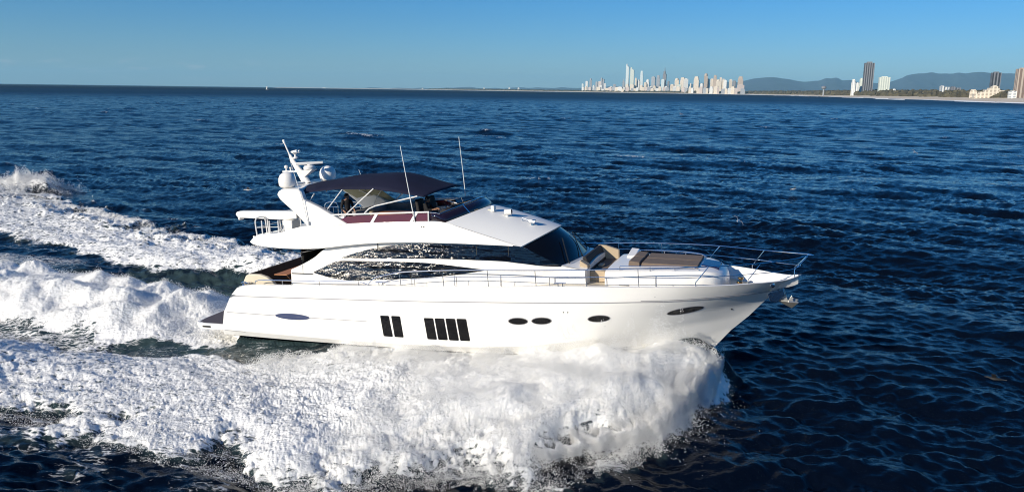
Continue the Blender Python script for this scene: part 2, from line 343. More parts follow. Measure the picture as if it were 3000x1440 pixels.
# aft bulkhead of the saloon: dark glazed doors
MB().box(5.86, 5.92, -2.5, 2.5, 1.95, 4.2).build('saloon_door', 'glass', cabin)
pair(MB().prism([(5.35, 1.95), (5.35, 3.2), (5.5, 3.22), (5.95, 3.5), (5.95, 1.95)], -2.6, -2.5), 'quarter_panel', 'gel', cabin)
pair(MB().box(5.4, 6.45, -2.63, -2.6, 3.10, 3.135), 'slot_vent', 'black', cabin)
def dense(poly, step=.25):
    o = []
    for i in range(len(poly)):
        a, b = np.array(poly[i]), np.array(poly[(i + 1) % len(poly)]); k = max(1, int(np.linalg.norm(b - a) / step))
        o += [tuple(a + (b - a) * j / k) for j in range(k)]
    return o
def window_band(top, bot, name, side):
    x0 = max(top[0][0], bot[0][0]); x1 = min(top[-1][0], bot[-1][0]); ft, fb = tbl(top), tbl(bot)
    xs_ = np.linspace(x0, x1, 60); rows = [[(x, side * (cab_y(x, fb(x) + u * (ft(x) - fb(x))) + .015), fb(x) + u * max(.002, ft(x) - fb(x))) for x in xs_] for u in (0, .33, .66, 1)]
    return MB().grid(rows).build(name, 'sideglass', cabin, solid=.01)
for s in (-1, 1):
    window_band([(7.9, 3.87), (8.6, 4.09), (9.5, 4.31), (10.3, 4.44), (11.05, 4.52), (12.8, 4.56), (15, 4.55), (15.8, 4.49), (16.5, 4.15), (17.32, 3.77)],
                [(7.9, 3.85), (9.5, 3.88), (12.7, 3.95), (15, 3.92), (15.8, 3.84), (16.6, 3.74), (17.32, 3.70)], 'upper_side_window', s)
    window_band([(6.48, 3.20), (6.8, 3.34), (7.6, 3.68), (8.4, 3.74), (11.7, 3.77), (13.1, 3.68), (14.4, 3.57)],
                [(6.48, 3.18), (7.2, 3.02), (8.05, 2.92), (8.5, 2.925), (10, 3.03), (11.5, 3.14), (13, 3.32), (14.4, 3.555)], 'lower_side_window', s)
    for x in (9.6, 11.1, 12.6, 14.0, 15.3):
        MB().prism([(x, 3.93), (x + .025, 3.93), (x + .025, 4.5), (x, 4.5)], s * (cab_y(x, 4.2) + .012), s * (cab_y(x, 4.2) + .022)).build('window_mullion', 'black', cabin)
    MB().tube([(x, s * (cab_y(x, 4.4) + .0), z) for x, z in smooth_curve([(5.6, 3.95), (6.4, 4.12), (7.2, 4.30), (8.2, 4.47), (9.5, 4.60), (11, 4.66), (13, 4.66)], 30)], .012, 5).build('moulding_line', 'greyline', cabin)
# windscreen: base line to visor
def wsb(u): return np.array((17.62 - .32 * u * u, 2.12 * u, 3.75 + .02 * (1 - u * u)))
def vis(u): return np.array((16.65 - .85 * u * u, 2.3 * u, 4.93 - .44 * u * u))
rows = []
for v in np.linspace(0, 1, 7):
    rows.append([tuple((1 - v) * wsb(u) + v * (vis(u) + np.array((-.06, -.03 * u, -.06))) + np.array((.10, 0, .05)) * math.sin(math.pi * v) * (1 - .6 * u * u)) for u in np.linspace(-1, 1, 25)])
ws = MB().grid(rows).build('windscreen', 'glass', cabin, smooth=True)
for u0, u1 in ((-.75, -.35), (-.1, .3), (.85, .5)):
    a, b = wsb(u0) + np.array((.05, 0, .08)), .35 * wsb(u1) + .65 * vis(u1) + np.array((.12, 0, .10))
    MB().tube([a, b], .022, 6).tube([wsb(u0) + np.array((.1, 0, -.01)), a], .03, 6).build('wiper', 'black', ws)
# trunk ahead of the windscreen
rows = []
for x in np.linspace(17.2, 18.3, 6):
    rows.append([(x + (.42 - .32 * u * u if x < 17.3 else 0), cab_y(18.3, 3.6) * u, 3.745 - .17 * (x - 17.3) / 1.0 + .16 * (1 - u * u) * (x - 17.2)) for u in np.linspace(-1, 1, 15)])
ct = MB().grid(rows)
fr = rows[-1]; ct.grid([fr, [(18.3, y, deck_z(18.3) - .05) for x, y, z in fr]])
ct.build('cabin_trunk', 'gel', cabin)
# forward facing sofa let into the trunk
fs = MB(); fs.prism([(18.0, 3.0), (18.0, 3.98), (18.14, 3.98), (18.32, 3.45), (18.32, 3.0)], -1.35, 1.35)
fsofa = fs.build('foredeck_sofa', 'dark', Y, bevel=.04)
MB().box(18.32, 18.85, -1.25, 1.25, 3.22, 3.42).build('seat', 'brown', fsofa, bevel=.04)
arm = [(18.0, 3.0), (18.0, 3.99), (18.3, 3.97), (18.88, 3.8), (18.88, 3.0)]
MB().prism(arm, 1.22, 1.42).build('armrest', 'beige', fsofa, bevel=.03)
MB().prism([(18.3, 3.0), (18.3, 3.46), (18.9, 3.44), (18.9, 3.0)], -1.42, -1.22).build('armrest', 'beige', fsofa, bevel=.03)
MB().prism([(17.98, 3.62), (17.98, 3.90), (18.3, 3.72), (18.3, 3.55)], -1.75, -1.36).build('side_cushion', 'beige', fsofa, bevel=.03)
MB().box(18.4, 18.6, -.5, -.1, 3.42, 3.5).build('cushion', 'beige', fsofa, bevel=.03)
# forward trunk with sun pad
tx = [19.0, 19.1, 20, 21, 22, 22.6, 23.0, 23.3, 23.45]
ty = interp([(19, 1.92), (20, 1.9), (21, 1.8), (22, 1.62), (22.6, 1.45), (23.0, 1.22), (23.3, .8), (23.45, .3)])
tz = interp([(19, 3.55), (20, 3.58), (22, 3.60), (22.6, 3.58), (23, 3.50), (23.3, 3.36), (23.45, 3.1)])
rows = []
for x in np.linspace(19.0, 23.45, 36):
    r = []
    for k, (fy, fz) in enumerate(((1.0, 0), (1.0, .55), (.985, .85), (.93, .97), (.8, 1), (.4, 1.03), (0, 1.04), (-.4, 1.03), (-.8, 1), (-.93, .97), (-.985, .85), (-1, .55), (-1, 0))):
        zb = deck_z(x) - .05; r.append((x, -ty(x) * fy, zb + (tz(x) - zb) * fz))
    rows.append(r)
ft = MB().grid(rows); ft.add(rows[0], [tuple(range(len(rows[0])))]); ft.add(rows[-1], [tuple(range(len(rows[0])))])
ftr = ft.build('foredeck_trunk', 'gel', Y, smooth=True, angle=40)
def pad(x0, x1, y0, y1, z0, z1, zt0, zt1, name, m):
    return MB().hexa([(x0, y0, z0), (x1, y0, z0), (x1, y1, z0), (x0, y1, z0), (x0 + .03, y0, zt0), (x1, y0, zt1), (x1, y1, zt1), (x0 + .03, y1, zt0)]).build(name, m, ftr, bevel=.03)
for y0, y1 in ((-1.02, .03), (.06, 1.1)):
    pad(20.22, 22.38, y0, y1, 3.5, 3.68, 3.74, 3.69, 'sun_pad', 'brown')
    pad(19.72, 20.17, y0, y1, 3.5, 3.68, 3.80, 3.76, 'headrest_pad', 'brown')
MB().hexa([(19.32, .75, 3.4), (19.75, .75, 3.5), (19.75, 1.85, 3.5), (19.32, 1.85, 3.4), (19.3, .75, 3.62), (19.66, .75, 3.68), (19.66, 1.85, 3.76), (19.3, 1.85, 3.80)]).build('locker_end', 'gel', ftr, bevel=.04)
for s in (-1, 1):
    pts = smooth_curve([(19.55, s * 1.72, 3.72), (20.5, s * 1.7, 3.74), (21.6, s * 1.52, 3.74), (22.35, s * 1.32, 3.68), (22.45, s * 1.3, 3.6)], 14)
    g = MB().tube(pts, .02, 6)
    for k in (0, 5, 9): g.tube([pts[k], (pts[k][0], pts[k][1], 3.55)], .016, 6)
    g.build('grab_rail', 'steel', ftr)
MB().prism(rounded([(22.46, 3.66), (23.12, 3.56), (23.12, 3.4), (22.46, 3.5)], .03), -.58, .6).build('deck_hatch', 'hatchglass', ftr, bevel=.03)
MB().box(19.55, 19.93, -1.935, -1.91, 3.02, 3.055).build('louvre', 'greyline', ftr)
# windlass and foredeck gear
wd = MB()
for x, y in ((23.85, .35), (23.85, -.35)):
    wd.lathe([(.12, 0), (.12, .06), (.06, .1), (.06, .22), (.11, .26), (.11, .32), (.04, .34)], (x, y, deck_z(x)), 14)
wd.box(24.2, 24.9, -.12, .12, deck_z(24.5), deck_z(24.5) + .06)
wd.tube([(23.9, 0, 2.8), (24.6, 0, 2.83), (25.2, 0, 2.9)], .035)
wd.build('windlass', 'brass', Y, bevel=.01)
MB().box(24.0, 25.0, -.45, .55, deck_z(24.5) + .004, deck_z(24.5) + .025).build('chain_locker_lid', M['olive'], Y)
for x in (9.95, 17.56):
    cl = MB(); cl.tube([(x - .24, -3.03, SZ(x) + .13), (x + .24, -3.03, SZ(x) + .13)], .022, 6).tube([(x - .09, -3.03, SZ(x)), (x - .09, -3.03, SZ(x) + .13)], .02, 6).tube([(x + .09, -3.03, SZ(x)), (x + .09, -3.03, SZ(x) + .13)], .02, 6)
    pair(cl, 'mooring_cleat', 'steel', Y)
for x, y in ((2.95, -2.75), (3.2, -2.78)):
    fl = MB(); fl.tube([(x - .15, y, 2.62), (x + .15, y, 2.66)], .025, 6).lathe([(.07, 0), (.09, .04), (.05, .1), (.05, .18), (.08, .2)], (x, y, 2.48), 12)
    pair(fl, 'stern_fairlead', 'steel', Y)
# guard rails
def ry(x): return -(SY(x) - .06)
tr = smooth_curve([(9.35, ry(9.35), 2.87), (9.67, ry(9.67), 3.16), (10.26, ry(10.3), 3.32), (10.85, ry(10.85), 3.45), (13.2, ry(13.2), 3.62), (16.5, ry(16.5), 3.72), (18.5, ry(18.5), 3.79), (20.5, ry(20.5) , 3.86), (22.6, ry(22.4), 3.90), (24.6, ry(24.2), 3.92), (25.8, ry(25.3) , 3.98), (26.3, -.12, 4.04)], 70)
mr_ = smooth_curve([(10.2, ry(10.2), 3.02), (11.5, ry(11.5), 3.2), (13.35, ry(13.35), 3.36), (15.2, ry(15.2), 3.42), (18.5, ry(18.5), 3.52), (20.5, ry(20.5), 3.52), (22.4, ry(22.4), 3.50), (24.4, ry(24.2), 3.53), (25.6, ry(25.35), 3.55), (26.02, -.1, 3.62)], 60)
for s in (1, -1):
    side = lambda P: [(x, y * s, z) for x, y, z in P]
    g = MB().tube(side(tr), .021, 7).tube(side(mr_), .014, 6)
    tz_ = interp([(p[0], p[2]) for p in tr]); mz_ = interp([(p[0], p[2]) for p in mr_])
    for x in (10.88, 12.78, 14.68, 16.6, 18.53, 20.45): g.tube(side([(x, ry(x), SZ(x)), (x - .03, ry(x), tz_(x))]), .017, 6)
    for x in (11.51, 13.35, 15.21, 17.13, 21.05): g.tube(side([(x, ry(x), SZ(x)), (x, ry(x), mz_(x))]), .013, 6)
    for x in (22.44, 24.22): g.tube(side([(x, ry(x), SZ(x)), (x, ry(x), SZ(x) + .15), (x + .45, ry(x + .15), tz_(x + .45))]), .018, 6)
    g.tube(side([(25.8, -.22, 3.16), (25.82, -.2, 3.5), (26.3, -.12, 4.04)]), .02, 6)
    if s == 1: g.tube([(26.3, -.12, 4.04), (26.46, 0, 4.02), (26.3, .12, 4.04)], .02, 6)
    lo = smooth_curve([(3.7, ry(3.7), SZ(3.7)), (3.72, ry(3.7), 2.76), (3.95, ry(4), 2.83), (5.2, ry(5.2), 2.88), (7, ry(7), 2.93), (8.95, ry(8.95), 2.99), (9.35, ry(9.3), 2.88)], 34)
    g.tube(side(lo), .019, 6)
    for x in (5.17, 7.04, 8.93): g.tube(side([(x, ry(x), SZ(x)), (x, ry(x), SZ(x) + .19)]), .016, 6)
    g.build('guard_rail', 'steel', Y, smooth=True)
# ---------------- flybridge moulding
zl = tbl([(3.26, 4.40), (3.5, 4.34), (4.5, 4.25), (5.78, 4.22), (7, 4.27), (8.2, 4.42), (9.5, 4.55), (11, 4.62), (13, 4.62), (15, 4.54), (15.8, 4.46)])
zc = tbl([(3.26, 4.43), (3.36, 4.53), (3.55, 4.62), (3.79, 4.75), (4.9, 4.86), (5.9, 5.12), (6.5, 5.19), (8.3, 5.31), (10, 5.39), (12.0, 5.45), (12.7, 5.41), (13.2, 5.26), (14, 5.02), (15, 4.725), (15.8, 4.49)])
yb = tbl([(3.26, 2.45), (3.6, 2.64), (4.5, 2.74), (6, 2.76), (12, 2.74), (14, 2.60), (15, 2.45), (15.8, 2.30)])
yt = tbl([(3.26, 2.42), (3.6, 2.55), (4.5, 2.62), (6, 2.6), (8.3, 2.56), (12, 2.48), (14, 2.4), (15, 2.36), (15.8, 2.295)])
fx = list(np.linspace(3.26, 15.8, 90))
side = []
for u, bul in ((0, 0), (.12, .02), (.5, .03), (.85, .02), (1, 0)):
    side.append([(x, -(yb(x) + (yt(x) - yb(x)) * u + bul), zl(x) + (zc(x) - zl(x)) * u) for x in fx])
fb = MB().grid(side)
fx2 = [x for x in fx if x < 12.7]
fb.grid([[(x, -yt(x), zc(x)) for x in fx2], [(x, -(yt(x) - .16), zc(x) + .005) for x in fx2], [(x, -(yt(x) - .2), 4.64) for x in fx2]])
fb.grid([[(x, -yb(x), zl(x)) for x in fx if x < 6.6], [(x, -(yb(x) - .25), zl(x) - .03) for x in fx if x < 6.6], [(x, 0, zl(x) - .05) for x in fx if x < 6.6]])
fb.mirror()
ne = [(3.26, 2.45), (3.15, 1.6), (3.1, 0), (3.15, -1.6), (3.26, -2.45)]
fb.grid([[(x + .1, y, 4.34) for x, y in ne], [(x, y, 4.40) for x, y in ne], [(x + .02, y, 4.46) for x, y in ne], [(x + .45, y * .97, 4.66) for x, y in ne]])
fly = fb.build('flybridge', 'gel', Y, smooth=True, angle=30)
fl_ = MB(); fl_.grid([[(x, (yt(x) - .17) * w, 4.66) for x in np.linspace(3.5, 13, 20)] for w in (-1, 0, 1)]); fl_.build('flybridge_sole', 'gel2', fly)
# pilothouse roof, crowned, with visor lip
def roof_back(u): return np.array((13.62 - .92 * u * u, 2.42 * u, 5.76 - .35 * u * u))
def vis2(u): return np.array((16.65 - .85 * u * u, 2.297 * u, 4.93 - .44 * u * u))
rows = []
for v in np.linspace(0, 1, 16):
    rows.append([tuple((1 - v) * roof_back(u) + v * vis2(u) + np.array((0, 0, .05 * math.sin(math.pi * v) * (1 - u * u)))) for u in np.linspace(-1, 1, 33)])
last = rows[-1]
rows.append([(x - .03, y * .995, z - .06) for x, y, z in last]); rows.append([(x - .4, y * .97, z - .03) for x, y, z in last])
MB().grid(rows).build('pilothouse_roof', 'gel2', fly, smooth=True, angle=45)
# dash hood inside the flybridge screen
rows = [[tuple(roof_back(u)) for u in np.linspace(-1, 1, 21)], [tuple(roof_back(u) + np.array((-.5, -.1 * u, -.02))) for u in np.linspace(-1, 1, 21)], [tuple(roof_back(u) + np.array((-.75, -.12 * u, -.35))) for u in np.linspace(-1, 1, 21)], [tuple(roof_back(u) * np.array((1, 1, 0)) + np.array((-.8, -.12 * u, 4.66))) for u in np.linspace(-1, 1, 21)]]
dash = MB().grid(rows).build('dash', 'dark', fly)
# flybridge screen: dark wrap front, burgundy side panels with white frame
def scr(u): return roof_back(u) + np.array((.0, 0, .0))
rows = []
for v in (0, .5, 1):
    r = []
    for u in np.linspace(-1, 1, 33):
        p = roof_back(u); hgt = .36 - .02 * abs(u); r.append((p[0] - .42 * v * (1 - .35 * abs(u)), p[1] * (1 - .03 * v), p[2] + hgt * v - .01))
    p0, p1 = r[0], r[-1]
    ext = [(11.85, -2.40, 5.47 + .33 * v), (12.3, -2.41, 5.46 + .33 * v)]
    rows.append([(x, y, z) for x, y, z in ext] + r + [(x, -y, z) for x, y, z in reversed(ext)])
scrn = MB().grid(rows).build('flybridge_screen', 'smoke', fly, smooth=True, solid=.012)
MB().tube(rows[-1], .018, 6).tube([rows[0][9], rows[1][9], rows[2][9]], .02, 6).tube([rows[0][28], rows[1][28], rows[2][28]], .02, 6).build('screen_trim', 'steel', scrn)
for s in (-1, 1):
    bp = MB(); bp.grid([[(x, s * (yt(x) - .03), zc(x)) for x in np.linspace(7.7, 11.95, 24)], [(x, s * (yt(x) - .07), zc(x) + (.30 if x > 8.3 else .30 * (x - 7.4) / .9)) for x in np.linspace(7.7, 11.95, 24)]])
    b = bp.build('wind_deflector', 'burgundy', fly, solid=.012)
    g = MB().tube([(x, s * (yt(x) - .07), 5.66 + .035 * (x - 7.5)) for x in np.linspace(7.3, 12.0, 8)], .035, 6)
    for x in (9.35, 11.15): g.hexa([(x, s * (yt(x) - .01), zc(x)), (x + .14, s * (yt(x) - .01), zc(x)), (x + .14, s * (yt(x) - .05), zc(x)), (x, s * (yt(x) - .05), zc(x)), (x + .22, s * (yt(x) - .05), zc(x) + .34), (x + .36, s * (yt(x) - .05), zc(x) + .34), (x + .36, s * (yt(x) - .09), zc(x) + .34), (x + .22, s * (yt(x) - .09), zc(x) + .34)])
    g.tube([(11.97, s * 2.45, 5.45), (11.97, s * 2.42, 5.8)], .03, 6)
    g.build('deflector_frame', 'paint_tube', b)
# side arch legs, cross wing, domes, mast
leg = [(4.86, 6.50), (4.95, 6.64), (5.12, 6.73), (5.9, 6.74), (6.08, 6.6), (6.2, 6.28), (6.9, 6.0), (8.35, 5.28), (7.2, 5.1), (6.42, 5.12), (5.84, 5.66), (5.36, 6.02), (5.02, 6.28)]
arch = MB()
for s in (-1, 1):
    vs = [(x, s * (2.62 - .12 * (z - 5.2)), z) for x, z in leg] + [(x, s * (2.32 - .12 * (z - 5.2)), z) for x, z in leg]; k = len(leg)
    arch.add(vs, [tuple(range(k)), tuple(range(2 * k - 1, k - 1, -1))] + [(i, i + k, (i + 1) % k + k, (i + 1) % k) for i in range(k)])
for s in (-1, 1):
    arch.hexa([(4.9, s * 2.3, 6.42), (5.95, s * 2.3, 6.42), (5.15, 0, 6.55), (4.25, 0, 6.55), (4.95, s * 2.3, 6.70), (5.9, s * 2.3, 6.70), (5.1, 0, 6.74), (4.3, 0, 6.74)])
archo = arch.build('radar_arch', 'gel', Y, bevel=.06)
for s in (-1, 1):
    d = MB().lathe([(.2, 0), (.22, .03), (.30, .05), (.37, .14), (.385, .3), (.37, .45), (.31, .58), (.2, .67), (.06, .715)], (4.85, s * 1.6, 6.68), 28)
    do = d.build('satellite_dome', 'gel', archo, smooth=True, angle=60)
    MB().lathe([(.23, -.06), (.2, 0), (.2, .03)], (4.85, s * 1.6, 6.69), 20).build('dome_base', 'greyline', do)
ms = MB()
sec = [(4.76, .20, .15, 6.72), (4.40, .155, .11, 7.30), (4.06, .10, .08, 7.80), (3.95, .05, .05, 8.05)]
rows = []
for x, a, b, z in sec: rows.append([(x + a * math.cos(t), b * math.sin(t), z + .35 * a * math.cos(t)) for t in np.linspace(0, 2 * math.pi, 13)[:-1]])
ms.grid(rows, close=True); ms.tube([(3.96, 0, 8.0), (3.70, 0, 8.62)], .035, 8); ms.tube([(3.72, 0, 8.56), (3.68, 0, 8.72)], .06, 8)
ms.hexa([(4.35, -.9, 6.76), (4.6, -.9, 6.76), (4.95, .9, 6.76), (4.7, .9, 6.76), (4.37, -.9, 6.82), (4.58, -.9, 6.82), (4.93, .9, 6.82), (4.72, .9, 6.82)])
ms.hexa([(3.55, -.1, 7.25), (4.35, -.12, 7.25), (4.35, .12, 7.25), (3.55, .1, 7.25), (3.55, -.1, 7.31), (4.35, -.12, 7.31), (4.35, .12, 7.31), (3.55, .1, 7.31)])
ms.hexa([(4.5, -.1, 7.0), (4.7, -.1, 7.02), (4.7, .1, 7.02), (4.5, .1, 7.0), (4.45, -.2, 7.33), (5.22, -.22, 7.36), (5.22, .22, 7.36), (4.45, .2, 7.33)])
mast = ms.build('mast', 'gel', archo, smooth=True, angle=40)
rd = MB().lathe([(.26, 0), (.27, .1), (.22, .17), (.1, .2), (.08, .27)], (4.95, 0, 7.36), 20); rdo = rd.build('radar_scanner', 'gel', mast, smooth=True)
MB().hexa([(4.42, -.28, 7.58), (4.5, -.42, 7.58), (5.52, .28, 7.58), (5.44, .42, 7.58), (4.42, -.28, 7.70), (4.5, -.40, 7.70), (5.52, .28, 7.70), (5.44, .40, 7.70)]).build('antenna_bar', 'gel', rdo, bevel=.03)
MB().lathe([(.04, 0), (.03, .1), (.08, .13), (.08, .22), (.03, .25)], (3.70, 0, 7.31), 10).build('navigation_light', 'gel', mast)
MB().lathe([(.03, 0), (.03, .08), (.05, .1), (.05, .16)], (3.93, 0, 7.31), 10).build('navigation_light', 'gel', mast)
MB().lathe([(.12, 0), (.12, .06), (.05, .08), (.05, .2), (.09, .22)], (4.25, 0, 7.86), 10).build('navigation_light', 'gel', mast)

MB().tube([(4.12, -.1, 8.16), (4.45, -.12, 8.2)], .045, 8, .07).tube([(4.12, .1, 8.14), (4.42, .12, 8.17)], .045, 8, .07).tube([(4.25, 0, 8.05), (4.2, -.1, 8.14)], .05, 8).build('air_horn', 'gel', mast)
for nm, pts, r in (('whip_antenna', [(11.45, -2.52, 5.1), (11.40, -2.52, 5.35), (11.17, -2.52, 6.9), (10.94, -2.52, 8.47)], .028), ('whip_antenna', [(11.56, 2.52, 5.2), (11.53, 2.5, 5.5), (11.45, 2.45, 7.0), (11.37, 2.35, 8.57)], .028), ('whip_antenna', [(6.47, -2.66, 5.25), (6.24, -2.6, 6.23), (5.75, -2.55, 7.95)], .02), ('whip_antenna', [(6.47, 2.66, 5.25), (6.24, 2.6, 6.23), (5.98, 2.56, 7.12)], .02)):
    MB().tube(pts, r, 7, r * .45).lathe([(.06, 0), (.05, .14)], (pts[0][0], pts[0][1], pts[0][2]), 8).build(nm, 'paint_tube', Y)
# bimini
def bim(x, u):     # u -1..1 across
    e = np.interp(x, [5.0, 5.7, 6.3, 7.7, 8.5, 9.25, 10.2, 11.6], [6.30, 6.40, 6.56, 6.68, 6.67, 6.68, 6.57, 6.36])
    c = np.interp(x, [5.0, 6.0, 7.7, 8.8, 9.5, 10.0, 10.6, 11.0, 11.6], [6.55, 6.84, 7.10, 7.16, 7.13, 7.03, 6.85, 6.71, 6.50])
    return e + (c - e) * (1 - abs(u) ** 3)
rows = []
for u in np.linspace(-1, 1, 21): rows.append([(x + .25 * (1 - u * u) * (1 if x > 8.3 else -1.4) * abs(x - 8.3) / 3, 1.98 * u, bim(x, u) - .018 * math.sin(x * 3.1) * (1 - abs(u)) ) for x in np.linspace(5.35, 11.6, 34)])
bimo = MB().grid(rows).build('bimini', 'canvas', Y, smooth=True, solid=.015)
for s in (-1, 1):
    y = s * 2.02
    g = MB().tube([(7.82, y, 6.66), (7.1, y * 1.05, 5.84), (6.9, y * 1.07, 5.5)], .022, 6).tube([(9.32, y, 6.71), (8.05, y * 1.05, 5.68), (7.9, y * 1.06, 5.5)], .026, 6)
    g.tube([(11.32, y, 6.40), (9.4, y * 1.04, 6.0), (9.1, y * 1.05, 5.88), (8.9, y * 1.06, 5.70)], .03, 6).tube([(6.45, y, 6.50), (6.2, y * 1.03, 6.15)], .02, 6).tube([(5.9, y * 1.05, 6.3), (6.75, y * 1.07, 5.95)], .025, 6)
    g.build('bimini_frame', 'paint_tube', bimo)
for x in (7.0, 8.9, 10.6): MB().tube([(x, 1.96 * u, bim(x, u) - .04) for u in np.linspace(-1, 1, 13)], .02, 6).build('bimini_hoop', 'steel', bimo)
# khaki side curtain drawn out to port
cu = MB(); cu.add([(5.3, 2.02, 6.25), (6.9, 2.02, 6.55), (7.95, 2.42, 5.68), (7.15, 2.42, 5.5), (6.7, 2.3, 5.75), (6.05, 2.3, 5.7)], [(0, 1, 2, 3, 4, 5)])
cu.build('side_curtain', 'olive', bimo, solid=.02)
# flybridge furniture
MB().box(8.3, 9.9, -.5, .85, 5.38, 5.43).build('flybridge_table', 'teak', fly, bevel=.015)
MB().box(9.0, 9.2, .1, .3, 4.66, 5.38).build('table_leg', 'steel', fly)
fs_ = MB(); fs_.box(7.7, 10.2, 1.3, 2.2, 4.66, 5.2); fs_.box(7.7, 10.2, 1.95, 2.25, 5.2, 5.62); fs_.box(7.3, 7.75, -.6, 2.2, 4.66, 5.55); fs_.box(7.6, 8.1, -.5, 2.0, 4.66, 5.15)
fs_.build('flybridge_sofa', 'greyline', fly, bevel=.05)
MB().box(7.8, 8.2, -.3, .3, 5.15, 5.5).build('sofa_cushion', 'beige', fly, bevel=.08)
for y in (-.55, .55):
    h = MB(); h.box(10.75, 11.35, y - .32, y + .32, 5.1, 5.28); h.hexa([(10.7, y - .34, 5.2), (10.88, y - .34, 5.2), (10.88, y + .34, 5.2), (10.7, y + .34, 5.2), (10.58, y - .3, 6.12), (10.72, y - .3, 6.12), (10.72, y + .3, 6.12), (10.58, y + .3, 6.12)])
    hs_ = h.build('helm_seat', 'dark', fly, bevel=.05); MB().tube([(11.0, y, 4.66), (11.0, y, 5.1)], .07).build('seat_post', 'steel', hs_)
hc = MB(); hc.prism([(11.95, 4.66), (11.9, 5.55), (12.15, 5.82), (12.7, 5.72), (12.8, 4.66)], -1.5, .6); hco = hc.build('helm_console', 'dark', fly, bevel=.04)
MB().hexa([(12.05, -.45, 5.99), (12.5, -.62, 5.93), (12.95, .35, 6.02), (12.5, .5, 6.10), (12.05, -.45, 6.02), (12.5, -.62, 5.96), (12.95, .35, 6.05), (12.5, .5, 6.13)]).build('instrument_cover', 'glass', hco)
MB().tube([(12.2, -.3, 5.75), (12.2, -.25, 6.0)], .025).tube([(11.95, -.5, 6.03), (12.45, -.66, 5.95)], .02).build('cover_stay', 'paint_tube', hco)
whl = MB(); ring = [(11.86 + .08 * math.sin(t), -.55 + .2 * math.cos(t), 5.62 + .2 * math.sin(t)) for t in np.linspace(0, 2 * math.pi, 20)]
whl.tube(ring, .018, 6).tube([ring[0], ring[10]], .012, 6).tube([ring[5], ring[15]], .012, 6); whl.build('steering_wheel', 'steel', hco)
# port hand rails seen through the arch, aft rail hoops
pr = MB()
for a, b in ((3.95, 4.7), (4.9, 5.95), (6.05, 7.3)):
    pr.tube(smooth_curve([(a, 2.5, 4.8), (a, 2.5, 5.35), (a + .12, 2.5, 5.52), (b - .12, 2.5, 5.54), (b, 2.5, 5.38), (b, 2.5, 4.8)], 22), .022, 6)
    pr.tube([(a, 2.5, 5.28), (b, 2.5, 5.32)], .014, 6)
    for q in (.33, .66): pr.tube([(a + (b - a) * q, 2.5, 4.8), (a + (b - a) * q, 2.5, 5.3)], .012, 6)
pr.build('flybridge_rail', 'steel', fly)
arl = MB()
for a, b in ((-2.45, -1.75), (-1.6, -.85), (-.7, .7), (.85, 1.6), (1.75, 2.45)):
    arl.tube(smooth_curve([(3.66, a, 4.62), (3.62, a, 5.30), (3.62, a + .1, 5.44), (3.62, b - .1, 5.44), (3.62, b, 5.30), (3.66, b, 4.62)], 22), .028, 6)
    arl.tube([(3.64, a, 5.05), (3.64, b, 5.05)], .014, 6)
for x in (3.95, 4.35, 4.8): arl.tube([(x, -2.45, 4.7), (x, -2.45, 5.36)], .026, 6)
arl.tube([(3.64, -2.45, 5.05), (4.85, -2.45, 5.1)], .013, 6).tube([(3.66, -2.4, 4.72), (5.4, -2.3, 5.05)], .02, 6)
arl.build('aft_rail', 'paint_tube', fly)
# davit crane
cr = MB(); cr.prism([(2.06, 5.5), (2.12, 5.62), (2.3, 5.665), (4.9, 5.69), (5.3, 5.66), (5.3, 5.36), (4.6, 5.30), (2.3, 5.36), (2.26, 5.25), (2.19, 5.25), (2.17, 5.38)], -1.78, -1.46)
cro = cr.build('davit_crane', 'gel', Y, bevel=.04)
MB().box(4.6, 5.12, -1.9, -1.3, 4.66, 5.31).build('pedestal', 'gel', cro, bevel=.05)
MB().tube([(4.25, -1.62, 5.33), (4.3, -1.62, 4.7)], .05).build('hydraulic_ram', 'steel', cro)
# roof gear
rg = MB().box(13.98, 14.12, -.72, -.45, 5.62, 5.86); rg.build('camera_housing', 'gel', fly, bevel=.02)
rg = MB().lathe([(.09, 0), (.06, .05), (.06, .14)], (14.7, -.75, 5.38), 12).tube([(14.6, -.78, 5.6), (14.88, -.72, 5.62)], .12, 14); rg.build('searchlight', 'gel', fly, smooth=True)
MB().tube([(14.882, -.72, 5.62), (14.89, -.72, 5.62)], .105, 14).build('searchlight_lens', 'glass', fly)
rg = MB().tube([(15.35, -.75, 5.27), (15.35, -.75, 5.38), (15.75, -.8, 5.27)], .025, 7).tube([(15.68, -.8, 5.27), (15.92, -.82, 5.24)], .07, 10, .09).lathe([(.06, 0), (.05, .12)], (15.78, -.82, 5.1), 10)
rg.build('horn_trumpet', 'steel', fly)
MB().box(13.8, 13.98, -.62, -.44, 5.58, 5.7).build('junction_box', 'cream', fly, bevel=.015)
for x in (11.72, 11.81): MB().prism(oval(x, 5.22, .03, .05), -(yt(11.7) + .1), -(yt(11.7) + .03)).build('side_mark', 'black', fly)  # two small black marks for an unreadable emblem on the side

